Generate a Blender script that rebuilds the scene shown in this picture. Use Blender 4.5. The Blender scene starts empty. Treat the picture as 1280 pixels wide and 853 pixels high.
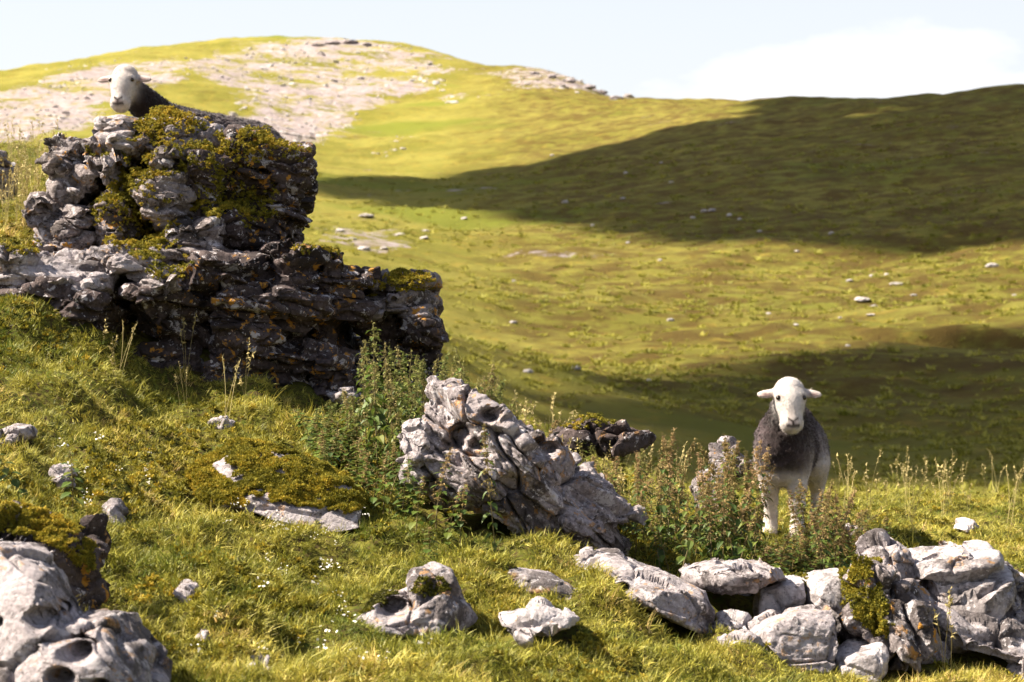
import bpy, math, random
import numpy as np
from mathutils import Vector
from mathutils.bvhtree import BVHTree

rng = np.random.default_rng(7)
random.seed(7)
S = bpy.context.scene
C = S.collection
R = math.radians

# ------------------------------------------------------------------ camera
F = 3022.0            # focal length in photo pixels (85 mm on 36 mm)
CZ = 1.5              # lens height over the datum
W0, H0 = 1280.0, 853.0
cd = bpy.data.cameras.new('camera'); cam = bpy.data.objects.new('camera', cd); C.objects.link(cam)
cam.location = (0, 0, CZ); cam.rotation_euler = (R(90), 0, 0)
cd.lens = 85; cd.sensor_width = 36; cd.clip_start = 0.1; cd.clip_end = 6000
cd.dof.use_dof = True; cd.dof.focus_distance = 11.3; cd.dof.aperture_fstop = 6.3
S.camera = cam

# ------------------------------------------------------------------ sky and sun
SUN = Vector((-0.70, 0.02, 0.72)).normalized()      # direction towards the sun
elev = math.asin(SUN.z); azim = math.atan2(SUN.x, SUN.y)
world = bpy.data.worlds.new('World'); S.world = world; world.use_nodes = True
nt = world.node_tree; nt.nodes.clear()
def nd(t, kind, **kw):
    n = t.nodes.new(kind)
    for k, v in kw.items():
        if k.startswith('i_'):
            n.inputs[k[2:].replace('_', ' ')].default_value = v
        else:
            setattr(n, k, v)
    return n
sky = nd(nt, 'ShaderNodeTexSky', sky_type='NISHITA', sun_disc=False, sun_elevation=elev, sun_rotation=azim,
         altitude=300, air_density=1.0, dust_density=3.0, ozone_density=1.0)
tc = nd(nt, 'ShaderNodeTexCoord')
mp = nd(nt, 'ShaderNodeMapping'); mp.inputs['Scale'].default_value = (1, 1, 2.6); mp.inputs['Location'].default_value = (4.38, 0.1133, 4.695)
n1 = nd(nt, 'ShaderNodeTexNoise', i_Scale=3.1, i_Detail=9.0, i_Roughness=0.55)
rp = nd(nt, 'ShaderNodeValToRGB'); rp.color_ramp.elements[0].position = 0.53; rp.color_ramp.elements[1].position = 0.71
mx = nd(nt, 'ShaderNodeMix', data_type='RGBA'); mx.inputs['B'].default_value = (6.9, 6.85, 6.9, 1)
bg = nd(nt, 'ShaderNodeBackground', i_Strength=0.05)
out = nd(nt, 'ShaderNodeOutputWorld')
L = nt.links.new
L(tc.outputs['Generated'], mp.inputs['Vector']); L(mp.outputs[0], n1.inputs['Vector']); L(n1.outputs['Fac'], rp.inputs[0])
sx = nd(nt, 'ShaderNodeSeparateXYZ'); L(tc.outputs['Generated'], sx.inputs[0])
vl = nd(nt, 'ShaderNodeMapRange', interpolation_type='SMOOTHSTEP'); L(sx.outputs['Z'], vl.inputs[0])
for k_, v_ in ((1, 0.0), (2, 0.60), (3, 0.66), (4, 0.03)): vl.inputs[k_].default_value = v_
mxm = nd(nt, 'ShaderNodeMath', operation='MAXIMUM'); L(rp.outputs[0], mxm.inputs[0]); L(vl.outputs[0], mxm.inputs[1])
L(mxm.outputs[0], mx.inputs['Factor']); L(sky.outputs[0], mx.inputs['A']); L(mx.outputs['Result'], bg.inputs['Color']); L(bg.outputs[0], out.inputs[0])
sl = bpy.data.lights.new('sun', 'SUN'); sl.energy = 5.0; sl.angle = R(0.53); sl.color = (1.0, 0.91, 0.75)
so = bpy.data.objects.new('sun', sl); C.objects.link(so); so.rotation_euler = SUN.to_track_quat('Z', 'Y').to_euler()
S.view_settings.view_transform = 'Standard'; S.view_settings.look = 'None'
S.view_settings.exposure = 1.8; S.view_settings.gamma = 1.0; S.view_settings.use_curve_mapping = False
S.cycles.use_denoising = True
S.cycles.max_bounces = 6; S.cycles.diffuse_bounces = 3; S.cycles.transmission_bounces = 3; S.cycles.transparent_max_bounces = 6
S.cycles.use_adaptive_sampling = True; S.cycles.adaptive_threshold = 0.02

# ------------------------------------------------------------------ helpers
def P(px, py, d):
    return np.array([(px - 640) / F * d, d, CZ + (426.5 - py) / F * d])
def to_px(p):
    return 640 + p[:, 0] / p[:, 1] * F, 426.5 - (p[:, 2] - CZ) / p[:, 1] * F

_perm = np.random.default_rng(3).permutation(256)
_perm = np.concatenate([_perm, _perm, _perm]).astype(np.int32)
_g = np.random.default_rng(4).normal(size=(256, 3)); _g /= np.linalg.norm(_g, axis=1)[:, None]
def pn(p):
    i = np.floor(p).astype(np.int64); f = p - i; i &= 255
    u = f * f * f * (f * (f * 6 - 15) + 10)
    def gr(dx, dy, dz):
        h = _perm[_perm[_perm[i[:, 0] + dx] + i[:, 1] + dy] + i[:, 2] + dz] & 255
        g = _g[h]
        return g[:, 0] * (f[:, 0] - dx) + g[:, 1] * (f[:, 1] - dy) + g[:, 2] * (f[:, 2] - dz)
    def lp(a, b, t): return a + (b - a) * t
    x0 = lp(gr(0, 0, 0), gr(1, 0, 0), u[:, 0]); x1 = lp(gr(0, 1, 0), gr(1, 1, 0), u[:, 0])
    x2 = lp(gr(0, 0, 1), gr(1, 0, 1), u[:, 0]); x3 = lp(gr(0, 1, 1), gr(1, 1, 1), u[:, 0])
    return lp(lp(x0, x1, u[:, 1]), lp(x2, x3, u[:, 1]), u[:, 2]) * 1.6
def fbm(p, o=4, gain=.5):
    s = 0; a = 1
    for k in range(o):
        s = s + a * pn(p * 2.03 ** k + 17.3 * k); a *= gain
    return s
def n2(x, y, s, off=0.0):
    return pn(np.stack([x * s + off, y * s - off, np.full_like(x, off * 1.7 + .37)], 1))
def sstep(a, b, x):
    t = np.clip((x - a) / (b - a), 0, 1); return t * t * (3 - 2 * t)

def mesh(name, v, f, smooth=True, mats=()):
    """v (N,3); f (M,3|4) or list of such arrays"""
    fs = f if isinstance(f, list) else [f]
    me = bpy.data.meshes.new(name)
    v = np.asarray(v, np.float32)
    tot = np.concatenate([np.full(len(a), a.shape[1], np.int32) for a in fs])
    idx = np.concatenate([np.asarray(a, np.int32).ravel() for a in fs])
    me.vertices.add(len(v)); me.vertices.foreach_set('co', v.ravel())
    me.loops.add(len(idx)); me.loops.foreach_set('vertex_index', idx)
    me.polygons.add(len(tot)); st = np.zeros(len(tot), np.int32); st[1:] = np.cumsum(tot)[:-1]
    me.polygons.foreach_set('loop_start', st); me.polygons.foreach_set('loop_total', tot)
    me.update(calc_edges=True)
    me.polygons.foreach_set('use_smooth', np.full(len(tot), smooth, bool))
    for m in mats: me.materials.append(m)
    return me
def fattr(me, name, vals):
    a = me.attributes.new(name, 'FLOAT', 'POINT'); a.data.foreach_set('value', np.asarray(vals, np.float32))
def cattr(me, name, vals):
    a = me.attributes.new(name, 'FLOAT_COLOR', 'POINT'); vv = np.ones((len(vals), 4), np.float32); vv[:, :3] = vals
    a.data.foreach_set('color', vv.ravel())
def obj(name, me, parent=None, label=None, cat=None, group=None, kind=None):
    o = bpy.data.objects.new(name, me); C.objects.link(o)
    if parent is not None:
        o.parent = parent
        o.matrix_parent_inverse = parent.matrix_basis.inverted()
    for k, v in (('label', label), ('category', cat), ('group', group), ('kind', kind)):
        if v: o[k] = v
    return o
def tris_of(f): return np.concatenate([f[:, [0, 1, 2]], f[:, [0, 2, 3]]]) if f.shape[1] == 4 else f
def vnormals(v, f):
    t = tris_of(f); n = np.cross(v[t[:, 1]] - v[t[:, 0]], v[t[:, 2]] - v[t[:, 0]])
    o = np.zeros_like(v)
    for k in range(3): np.add.at(o, t[:, k], n)
    return o / (np.linalg.norm(o, axis=1)[:, None] + 1e-12)
_vj = np.random.default_rng(9).uniform(size=(256, 3)); _vr = np.random.default_rng(10).normal(size=(256, 3)); _vr /= np.linalg.norm(_vr, axis=1)[:, None]
def voro(p):
    """jittered-cell Voronoi: F1, F2, offset from the cell's point, cell id"""
    i = np.floor(p).astype(np.int64); n = len(p)
    f1 = np.full(n, 9.); f2 = np.full(n, 9.); off = np.zeros((n, 3)); cid = np.zeros(n, np.int64)
    for dx in (-1, 0, 1):
        for dy in (-1, 0, 1):
            for dz in (-1, 0, 1):
                c = i + np.array([dx, dy, dz]); k = c & 255
                h = _perm[_perm[_perm[k[:, 0]] + k[:, 1]] + k[:, 2]] & 255
                o = p - (c + _vj[h]); dd = (o * o).sum(1)
                m = dd < f1
                f2 = np.where(m, f1, np.minimum(f2, dd)); f1 = np.where(m, dd, f1); cid = np.where(m, h, cid); off[m] = o[m]
    return np.sqrt(f1), np.sqrt(f2), off, cid
def inpoly(x, y, poly):
    r = np.zeros(len(x), bool); j = len(poly) - 1
    for i in range(len(poly)):
        xi, yi = poly[i]; xj, yj = poly[j]
        c = ((yi > y) != (yj > y)) & (x < (xj - xi) * (y - yi) / (yj - yi + 1e-9) + xi)
        r ^= c; j = i
    return r

# ------------------------------------------------------------------ materials
def newmat(name):
    m = bpy.data.materials.new(name); m.use_nodes = True; t = m.node_tree; t.nodes.clear()
    o = nd(t, 'ShaderNodeOutputMaterial'); return m, t, o
def noise(t, vec, scale, detail=4, rough=.55, lo=None, hi=None, dist=0.0):
    n = nd(t, 'ShaderNodeTexNoise', i_Scale=scale, i_Detail=detail, i_Roughness=rough, i_Distortion=dist)
    t.links.new(vec, n.inputs['Vector'])
    if lo is None: return n.outputs['Fac']
    r = nd(t, 'ShaderNodeMapRange', interpolation_type='SMOOTHSTEP'); t.links.new(n.outputs['Fac'], r.inputs[0])
    r.inputs[1].default_value = lo; r.inputs[2].default_value = hi
    return r.outputs[0]
def mixc(t, fac, a, b, mode='MIX'):
    m = nd(t, 'ShaderNodeMix', data_type='RGBA', blend_type=mode)
    for s, k in ((fac, 'Factor'), (a, 'A'), (b, 'B')):
        if isinstance(s, (int, float)): m.inputs[k].default_value = s
        elif isinstance(s, tuple): m.inputs[k].default_value = (*s, 1)
        else: t.links.new(s, m.inputs[k])
    return m.outputs['Result']
def math_(t, op, a, b=None):
    m = nd(t, 'ShaderNodeMath', operation=op)
    for k, s in enumerate((a, b)):
        if s is None: continue
        if isinstance(s, (int, float)): m.inputs[k].default_value = s
        else: t.links.new(s, m.inputs[k])
    return m.outputs[0]
def bump(t, h, strength, dist, nrm=None):
    b = nd(t, 'ShaderNodeBump', i_Strength=strength, i_Distance=dist); t.links.new(h, b.inputs['Height'])
    if nrm is not None: t.links.new(nrm, b.inputs['Normal'])
    return b.outputs[0]
def attr(t, name, kind='GEOMETRY', o='Fac'):
    return nd(t, 'ShaderNodeAttribute', attribute_name=name, attribute_type=kind).outputs[o]

def rockmat(name, a, b, dark=.5, white=.5, orange=.3, dk=(.06, .048, .046)):
    m, t, o = newmat(name)
    pos = nd(t, 'ShaderNodeNewGeometry').outputs['Position']
    base = mixc(t, noise(t, pos, 5.0, 6, .6, .35, .65), a, b)
    base = mixc(t, noise(t, pos, 55.0, 4, .6, .30, .75), base, tuple(x * 1.35 for x in b))
    # dark algae staining with a shape of its own
    base = mixc(t, math_(t, 'MULTIPLY', noise(t, pos, 3.4, 8, .68, .50, .58), dark), base, dk)
    base = mixc(t, math_(t, 'MULTIPLY', noise(t, pos, 42.0, 5, .7, .57, .64), dark), base, dk)
    # white crustose lichen
    w = math_(t, 'MULTIPLY', noise(t, pos, 11.0, 7, .7, .57, .61, .3), white)
    base = mixc(t, w, base, (.54, .50, .515))
    w2 = math_(t, 'MULTIPLY', noise(t, pos, 38.0, 3, .6, .63, .67), white)
    base = mixc(t, w2, base, (.60, .56, .57))
    # orange lichen
    og = math_(t, 'MULTIPLY', math_(t, 'MULTIPLY', noise(t, pos, 19.0, 4, .6, .585, .62), noise(t, pos, 2.6, 2, .5, .47, .55)), orange)
    base = mixc(t, og, base, (.42, .20, .035))
    n = bump(t, noise(t, pos, 24.0, 8, .70), 1.0, .026)
    vo = nd(t, 'ShaderNodeTexVoronoi', feature='F1', i_Scale=34.0); t.links.new(pos, vo.inputs['Vector'])
    n = bump(t, vo.outputs['Distance'], .35, .010, n)
    n = bump(t, noise(t, pos, 130.0, 4, .7), .8, .005, n)
    p = nd(t, 'ShaderNodeBsdfPrincipled', i_Roughness=.92); p.inputs['Specular IOR Level'].default_value = .2
    t.links.new(base, p.inputs['Base Color']); t.links.new(n, p.inputs['Normal']); t.links.new(p.outputs[0], o.inputs[0])
    return m
M_LIME = rockmat('limestone_grey', (.205, .176, .180), (.34, .298, .306), .8, .6, .5)
M_PALE = rockmat('limestone_pale', (.29, .252, .255), (.43, .385, .39), .6, .6, .5)
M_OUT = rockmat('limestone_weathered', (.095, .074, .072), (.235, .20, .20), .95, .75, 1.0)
M_DARK = rockmat('limestone_dark_weathered_shade', (.036, .025, .024), (.085, .063, .061), .95, .75, 1.0, (.035, .026, .026))  # dark weathered rock, with the outcrop's shade also put into its colour

M_BOULDER = rockmat('limestone_fluted', (.14, .115, .117), (.30, .26, .266), .9, .9, .6)
M_FAR = rockmat('limestone_bleached', (.33, .29, .28), (.45, .41, .40), .4, .5, .1)

def leafmat(name, cols, rough=.55, transl=.22, src='INSTANCER', hue=0.0):
    """cols: list of (pos, colour) along the tint value"""
    m, t, o = newmat(name)
    if src == 'OBJ':
        f = nd(t, 'ShaderNodeObjectInfo').outputs['Random']
    else:
        f = attr(t, 'tint', src)
    r = nd(t, 'ShaderNodeValToRGB'); cr = r.color_ramp
    while len(cr.elements) < len(cols): cr.elements.new(.5)
    for e, (p, c) in zip(cr.elements, cols): e.position = p; e.color = (*c, 1)
    t.links.new(f, r.inputs[0])
    col = r.outputs[0]
    sh = attr(t, 'shade', 'GEOMETRY')      # per-blade variation (own colour of each blade)
    col = mixc(t, 1.0, col, sh, 'MULTIPLY')
    d = nd(t, 'ShaderNodeBsdfPrincipled', i_Roughness=rough); d.inputs['Specular IOR Level'].default_value = .25
    tr = nd(t, 'ShaderNodeBsdfTranslucent'); mixs = nd(t, 'ShaderNodeMixShader'); mixs.inputs[0].default_value = transl
    t.links.new(col, d.inputs['Base Color']); t.links.new(col, tr.inputs[0])
    t.links.new(d.outputs[0], mixs.inputs[1]); t.links.new(tr.outputs[0], mixs.inputs[2]); t.links.new(mixs.outputs[0], o.inputs[0])
    return m
M_GRASS = leafmat('grass_blades', [(0, (.09, .125, .013)), (.3, (.22, .21, .026)), (.6, (.35, .315, .050)), (.85, (.48, .385, .075)), (1, (.56, .40, .15))])
M_MOSS = leafmat('moss_tufts', [(0, (.05, .05, .007)), (.35, (.125, .118, .012)), (.7, (.26, .215, .020)), (1, (.42, .29, .03))], .8, .2)
M_NET = leafmat('nettle_leaves', [(0, (.05, .085, .018)), (.5, (.085, .125, .02)), (1, (.15, .165, .03))], .5, .3, 'OBJ')
M_SEED = leafmat('nettle_tassels', [(0, (.20, .16, .055)), (.5, (.30, .21, .085)), (1, (.36, .24, .12))], .9, .25, 'OBJ')
M_SEEDG = leafmat('nettle_tassels_green', [(0, (.15, .17, .045)), (.5, (.24, .22, .07)), (1, (.30, .24, .10))], .9, .25, 'OBJ')
M_STEM = leafmat('nettle_stem', [(0, (.12, .09, .045)), (1, (.16, .13, .05))], .7, .0, 'OBJ')
M_STRAW = leafmat('seed_grass', [(0, (.34, .27, .11)), (1, (.42, .34, .15))], .8, .2)
M_FLOWER = leafmat('white_petals', [(0, (.8, .78, .7)), (1, (.85, .82, .75))], .8, .3)
M_YELLOW = leafmat('yellow_petals', [(0, (.6, .42, .03)), (1, (.65, .48, .04))], .8, .3)

def groundmat():
    m, t, o = newmat('turf_and_scree')
    pos = nd(t, 'ShaderNodeNewGeometry').outputs['Position']
    d = attr(t, 'far')        # 0 near knoll, 1 far hillside
    g = mixc(t, noise(t, pos, .045, 6, .62, .40, .60), (.180, .168, .030), (.258, .230, .050))
    g = mixc(t, noise(t, pos, .16, 7, .68, .52, .68), g, (.15, .115, .022))
    g = mixc(t, noise(t, pos, .62, 6, .72, .53, .64), g, (.31, .235, .045))
    g = mixc(t, noise(t, pos, 1.3, 6, .75, .55, .68), g, (.13, .10, .016))
    g = mixc(t, noise(t, pos, .021, 4, .6, .54, .66), g, (.175, .185, .028))
    near = mixc(t, noise(t, pos, 6.0, 5, .65, .35, .65), (.050, .060, .010), (.12, .105, .02))
    near = mixc(t, noise(t, pos, 40.0, 3, .6, .45, .65), near, (.05, .035, .015))
    g = mixc(t, d, near, g)
    brown = attr(t, 'bracken_shade')  # bracken browns, with the brown of the cloud shadow painted in
    g = mixc(t, math_(t, 'MULTIPLY', brown, noise(t, pos, .35, 6, .7, .38, .60)), g, (.105, .066, .020))
    # limestone scree
    sc = attr(t, 'scree')
    nz = noise(t, pos, .16, 9, .80)
    msk = nd(t, 'ShaderNodeMapRange', interpolation_type='SMOOTHSTEP')
    t.links.new(math_(t, 'ADD', math_(t, 'ADD', sc, math_(t, 'MULTIPLY', math_(t, 'SUBTRACT', noise(t, pos, .035, 5, .6), .5), 1.6)), math_(t, 'MULTIPLY', math_(t, 'SUBTRACT', nz, .5), 2.6)), msk.inputs[0])
    msk.inputs[1].default_value = .46; msk.inputs[2].default_value = .56
    st = mixc(t, noise(t, pos, .55, 8, .75, .35, .65), (.225, .178, .170), (.43, .365, .36))
    st = mixc(t, noise(t, pos, .23, 6, .7, .56, .64), st, (.26, .21, .08))
    g = mixc(t, msk.outputs[0], g, st)
    h = noise(t, pos, .8, 9, .78)
    n = bump(t, h, 1.0, .8)
    nb = nd(t, 'ShaderNodeMix', data_type='VECTOR')
    t.links.new(d, nb.inputs['Factor']); t.links.new(bump(t, noise(t, pos, 50, 4, .6), .6, .02), nb.inputs['A']); t.links.new(n, nb.inputs['B'])
    p = nd(t, 'ShaderNodeBsdfPrincipled', i_Roughness=1.0); p.inputs['Specular IOR Level'].default_value = .05
    t.links.new(g, p.inputs['Base Color']); t.links.new(nb.outputs['Result'], p.inputs['Normal']); t.links.new(p.outputs[0], o.inputs[0])
    return m
M_GROUND = groundmat()

# ------------------------------------------------------------------ terrain
# control points: photo column, photo row, distance in metres (ground seen there, or inferred where hidden)
CTL = []
def row(px, *pairs):
    for py, d in pairs: CTL.append((px, py, d))
row(-420, (1150, 4.5), (760, 7.2), (560, 9.2), (400, 11.5), (300, 13), (210, 16), (175, 20), (230, 32), (290, 60), (280, 120), (235, 220), (190, 330), (150, 450), (118, 560), (120, 700), (190, 950))
row(0, (1180, 4.5), (880, 6.8), (720, 8.0), (600, 9.3), (510, 10.6), (425, 11.6), (318, 12.9), (255, 15.5), (190, 20), (270, 32), (310, 60), (290, 120), (240, 220), (190, 330), (145, 450), (92, 600), (100, 740), (180, 950))
row(200, (1200, 4.5), (890, 6.8), (740, 8.2), (655, 9.3), (572, 10.8), (510, 11.9), (400, 13.0), (222, 13.8), (221, 15.0), (240, 20), (330, 32), (340, 60), (300, 120), (245, 220), (190, 330), (145, 450), (60, 700), (72, 830), (150, 1000))
row(400, (1210, 4.5), (890, 7.0), (790, 8.2), (690, 9.4), (612, 10.8), (548, 12.0), (485, 13), (440, 15), (450, 20), (470, 32), (400, 60), (340, 110), (280, 190), (230, 300), (170, 450), (120, 560), (50, 760), (58, 880), (140, 1050))
row(640, (1220, 4.5), (890, 7.3), (800, 8.4), (725, 9.4), (655, 10.6), (590, 12.0), (555, 13.5), (560, 16), (590, 20), (600, 32), (525, 50), (470, 78), (400, 120), (320, 180), (255, 260), (215, 330), (150, 470), (86, 640), (96, 740), (190, 950))
row(900, (1230, 4.5), (900, 8.0), (840, 9.0), (765, 10.0), (715, 11.0), (660, 12.5), (640, 15), (632, 20), (650, 32), (596, 58), (520, 74), (430, 108), (350, 150), (270, 215), (200, 290), (148, 380), (130, 480), (138, 600), (240, 900))
row(1090, (1240, 4.5), (920, 8.2), (845, 9.4), (780, 10.2), (725, 11.0), (672, 12.3), (648, 15), (624, 20), (655, 32), (598, 58), (520, 75), (430, 104), (350, 150), (260, 215), (180, 290), (128, 370), (134, 470), (160, 620), (260, 900))
row(1280, (1250, 4.5), (930, 8.2), (840, 9.6), (780, 10.4), (735, 11.2), (690, 12.5), (655, 15), (628, 20), (660, 32), (600, 58), (520, 74), (430, 98), (340, 145), (240, 215), (160, 290), (114, 360), (124, 460), (170, 620), (280, 900))
row(1700, (1270, 4.5), (930, 8.2), (850, 9.6), (760, 11.2), (700, 13), (652, 16), (630, 20), (660, 32), (590, 58), (510, 72), (410, 95), (310, 140), (200, 215), (120, 290), (80, 360), (96, 460), (150, 620), (260, 900))
row(560, (120, 560), (70, 740), (80, 850))
row(720, (140, 480), (101, 620), (112, 720))
row(800, (158, 400), (130, 520), (142, 640), (210, 800))
CTL = np.array(CTL, float)
_c = np.stack([CTL[:, 0] / 1280 * 2.2, np.log(CTL[:, 2])], 1)
def _ker(r2): return .5 * r2 * np.log(r2 + 1e-9)
_n = len(_c)
_A = _ker(((_c[:, None] - _c[None]) ** 2).sum(-1)) + np.eye(_n) * 0.002
_Pm = np.concatenate([np.ones((_n, 1)), _c], 1)
_w = np.linalg.solve(np.block([[_A, _Pm], [_Pm.T, np.zeros((3, 3))]]), np.concatenate([CTL[:, 1], np.zeros(3)]))
def base_z(x, y):
    r = np.hypot(x, y); th = np.arctan2(x, y)
    tcl = np.clip(th, -.33, .33); d = np.clip(r * np.cos(tcl), 4.5, 1000)
    px = 640 + F * np.tan(tcl)
    q = np.stack([px / 1280 * 2.2, np.log(d)], 1)
    o = np.empty(len(q))
    for s in range(0, len(q), 40000):
        e = q[s:s + 40000]
        o[s:s + 40000] = _ker(((e[:, None] - _c[None]) ** 2).sum(-1)) @ _w[:_n] + _w[_n] + e @ _w[_n + 1:]
    z = (426.5 - o) / F * d
    # off to the sides and behind the camera the land levels out
    k = sstep(.5, 1.6, np.abs(th)); z = z * (1 - k) + k * np.clip(z, -3, 3) * .4 - k * .8
    return CZ + z
def ground_z(x, y):
    x = np.asarray(x, float); y = np.asarray(y, float)
    z = base_z(x, y); r = np.hypot(x, y)
    nw = 1 - sstep(18, 45, r)
    z += nw * (.070 * n2(x, y, 1.5, 3.1) + .085 * n2(x, y, 3.6, 9.2) + .030 * n2(x, y, 8.5, 5.5))
    fw = sstep(25, 90, r)
    z += fw * (.9 * n2(x, y, .035, 2.2) + .55 * n2(x, y, .11, 7.7) + .28 * n2(x, y, .35, 1.2))
    fw2 = sstep(250, 500, r)
    z += fw2 * (1.0 * n2(x, y, .017, 6.1) + .9 * n2(x, y, .05, 4.4))
    yl = 103.5 - (x - 15) * .8 + 1.5 * n2(x, y, .15, 3.3)      # eroded bank across the lower slope
    z += sstep(12, 17, x) * (1 - sstep(40, 60, x)) * (.20 * np.exp(-((y - yl - 2.2) / 1.8) ** 2) - .75 * np.exp(-((y - yl) / 1.2) ** 2)) * (y > 80) * (y < 125)
    return z

inner = np.linspace(-.30, .30, 420)
outer = np.linspace(0, 1, 40)[1:] ** 1.5
ths = np.concatenate([-(.30 + outer[::-1] * (math.pi - .30)), inner, .30 + outer[:-1] * (math.pi - .30)])
rs = np.exp(np.concatenate([np.linspace(math.log(1.0), math.log(5.5), 14)[:-1], np.linspace(math.log(5.5), math.log(24), 270)[:-1],
                            np.linspace(math.log(24), math.log(60), 60)[:-1], np.linspace(math.log(60), math.log(1050), 320), np.linspace(math.log(1100), math.log(4000), 12)]))
TT, RR = np.meshgrid(ths, rs)
gx = (RR * np.sin(TT)).ravel(); gy = (RR * np.cos(TT)).ravel(); gz = ground_z(gx, gy)
gz = np.where(RR.ravel() > 1050, gz - (RR.ravel() - 1050) * .02, gz)
nth, nr = len(ths), len(rs)
a = np.arange(nr - 1)[:, None] * nth; b = np.arange(nth)[None]; b2 = (b + 1) % nth
gf = np.stack([a + b, a + b2, a + nth + b2, a + nth + b], -1).reshape(-1, 4)
gv = np.stack([gx, gy, gz], 1)
gv = np.concatenate([gv, [[0, 0, gz[:nth].mean()]]]); cidx = len(gv) - 1
cap = np.stack([np.full(nth, cidx), (np.arange(nth) + 1) % nth, np.arange(nth)], 1)
GV, GF = gv, np.concatenate([tris_of(gf), cap])
gme = mesh('ground', gv, [gf, cap], True, [M_GROUND])
r_ = np.hypot(gv[:, 0], gv[:, 1])
fattr(gme, 'far', sstep(14, 34, r_))
yy = np.where(gv[:, 1] > 1, gv[:, 1], 1); pxs = 640 + gv[:, 0] / yy * F; pys = 426.5 - (gv[:, 2] - CZ) / yy * F
front = gv[:, 1] > 150
jx = 16 * n2(gv[:, 0], gv[:, 1], .05, 3.3) + 12 * n2(gv[:, 0], gv[:, 1], .14, 8.3); jy = 7 * n2(gv[:, 0], gv[:, 1], .04, 13.3) + 5 * n2(gv[:, 0], gv[:, 1], .13, 1.3)
SCREE = [[(215, 78), (290, 58), (380, 52), (400, 44), (475, 44), (530, 66), (565, 85), (550, 112), (480, 130), (440, 155), (385, 186), (310, 190), (285, 150), (305, 118), (240, 92)],
         [(-300, 112), (0, 118), (60, 102), (150, 120), (135, 146), (60, 170), (0, 184), (-300, 190)], [(20, 100), (100, 80), (150, 70), (260, 76), (210, 108), (120, 114)],
         [(612, 92), (660, 86), (720, 92), (800, 124), (770, 124), (700, 110), (630, 112)], [(540, 125), (612, 110), (618, 116), (560, 132)],
         [(455, 195), (500, 172), (520, 176), (475, 200)], [(385, 48), (470, 46), (470, 55), (390, 56)]]
scree = np.zeros(len(gv))
for pl in SCREE: scree = np.maximum(scree, np.where(front & (gv[:, 1] > 280), .64 * np.mean([inpoly(pxs + jx + ox, pys + jy + oy, pl) for ox, oy in ((0, 0), (14, 3), (-14, -3), (6, -6), (-6, 6), (22, 0), (-22, 0))], axis=0), 0))
STONY = [(395, 300), (430, 265), (480, 262), (540, 275), (545, 300), (470, 320), (400, 325)]
scree = np.maximum(scree, np.where(inpoly(pxs + jx, pys + jy, STONY) & front, .30, 0))
fattr(gme, 'scree', scree)
brk_shade = np.where(front | (gv[:, 1] > 60), sstep(520, 700, pxs) * .9, 0) * sstep(60, 90, r_)  # right-hand slopes: vegetation brown plus shadow tone put into the ground colour
fattr(gme, 'bracken_shade', brk_shade)
ground = obj('ground', gme, kind='structure')
GB = BVHTree.FromPolygons([tuple(x) for x in GV], [tuple(int(q) for q in x) for x in GF])
def hit(px, py):
    d = Vector(((px - 640) / F, 1, (426.5 - py) / F)).normalized()
    r = GB.ray_cast(Vector((0, 0, CZ)) + d * 3.0, d)
    return r[0]
def gz1(x, y): return float(ground_z(np.array([x]), np.array([y]))[0])

# ------------------------------------------------------------------ rocks
def cube_sphere(n):
    t = np.tan(np.linspace(-1, 1, n + 1) * math.pi / 4)
    vs, fs = [], []; base = 0
    A, B = np.meshgrid(t, t); A = A.ravel(); B = B.ravel(); O = np.ones_like(A)
    i = np.arange(n)[:, None] * (n + 1) + np.arange(n)[None]; q = np.stack([i, i + 1, i + n + 2, i + n + 1], -1).reshape(-1, 4)
    for v, flip in (((O, A, B), 0), ((-O, A, B), 1), ((A, O, B), 1), ((A, -O, B), 0), ((A, B, O), 0), ((A, B, -O), 1)):
        vs.append(np.stack(v, 1)); fs.append((q[:, ::-1] if flip else q) + base); base += len(A)
    v = np.concatenate(vs); f = np.concatenate(fs)
    key = np.round(v, 5); u, inv = np.unique(key, axis=0, return_inverse=True); inv = inv.ravel()
    v = u; f = inv[f]
    return v / np.linalg.norm(v, axis=1)[:, None], f
_cs = {}
ROCKV = []       # collected geometry for the exclusion tree
ROCKGEO = {}
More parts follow.
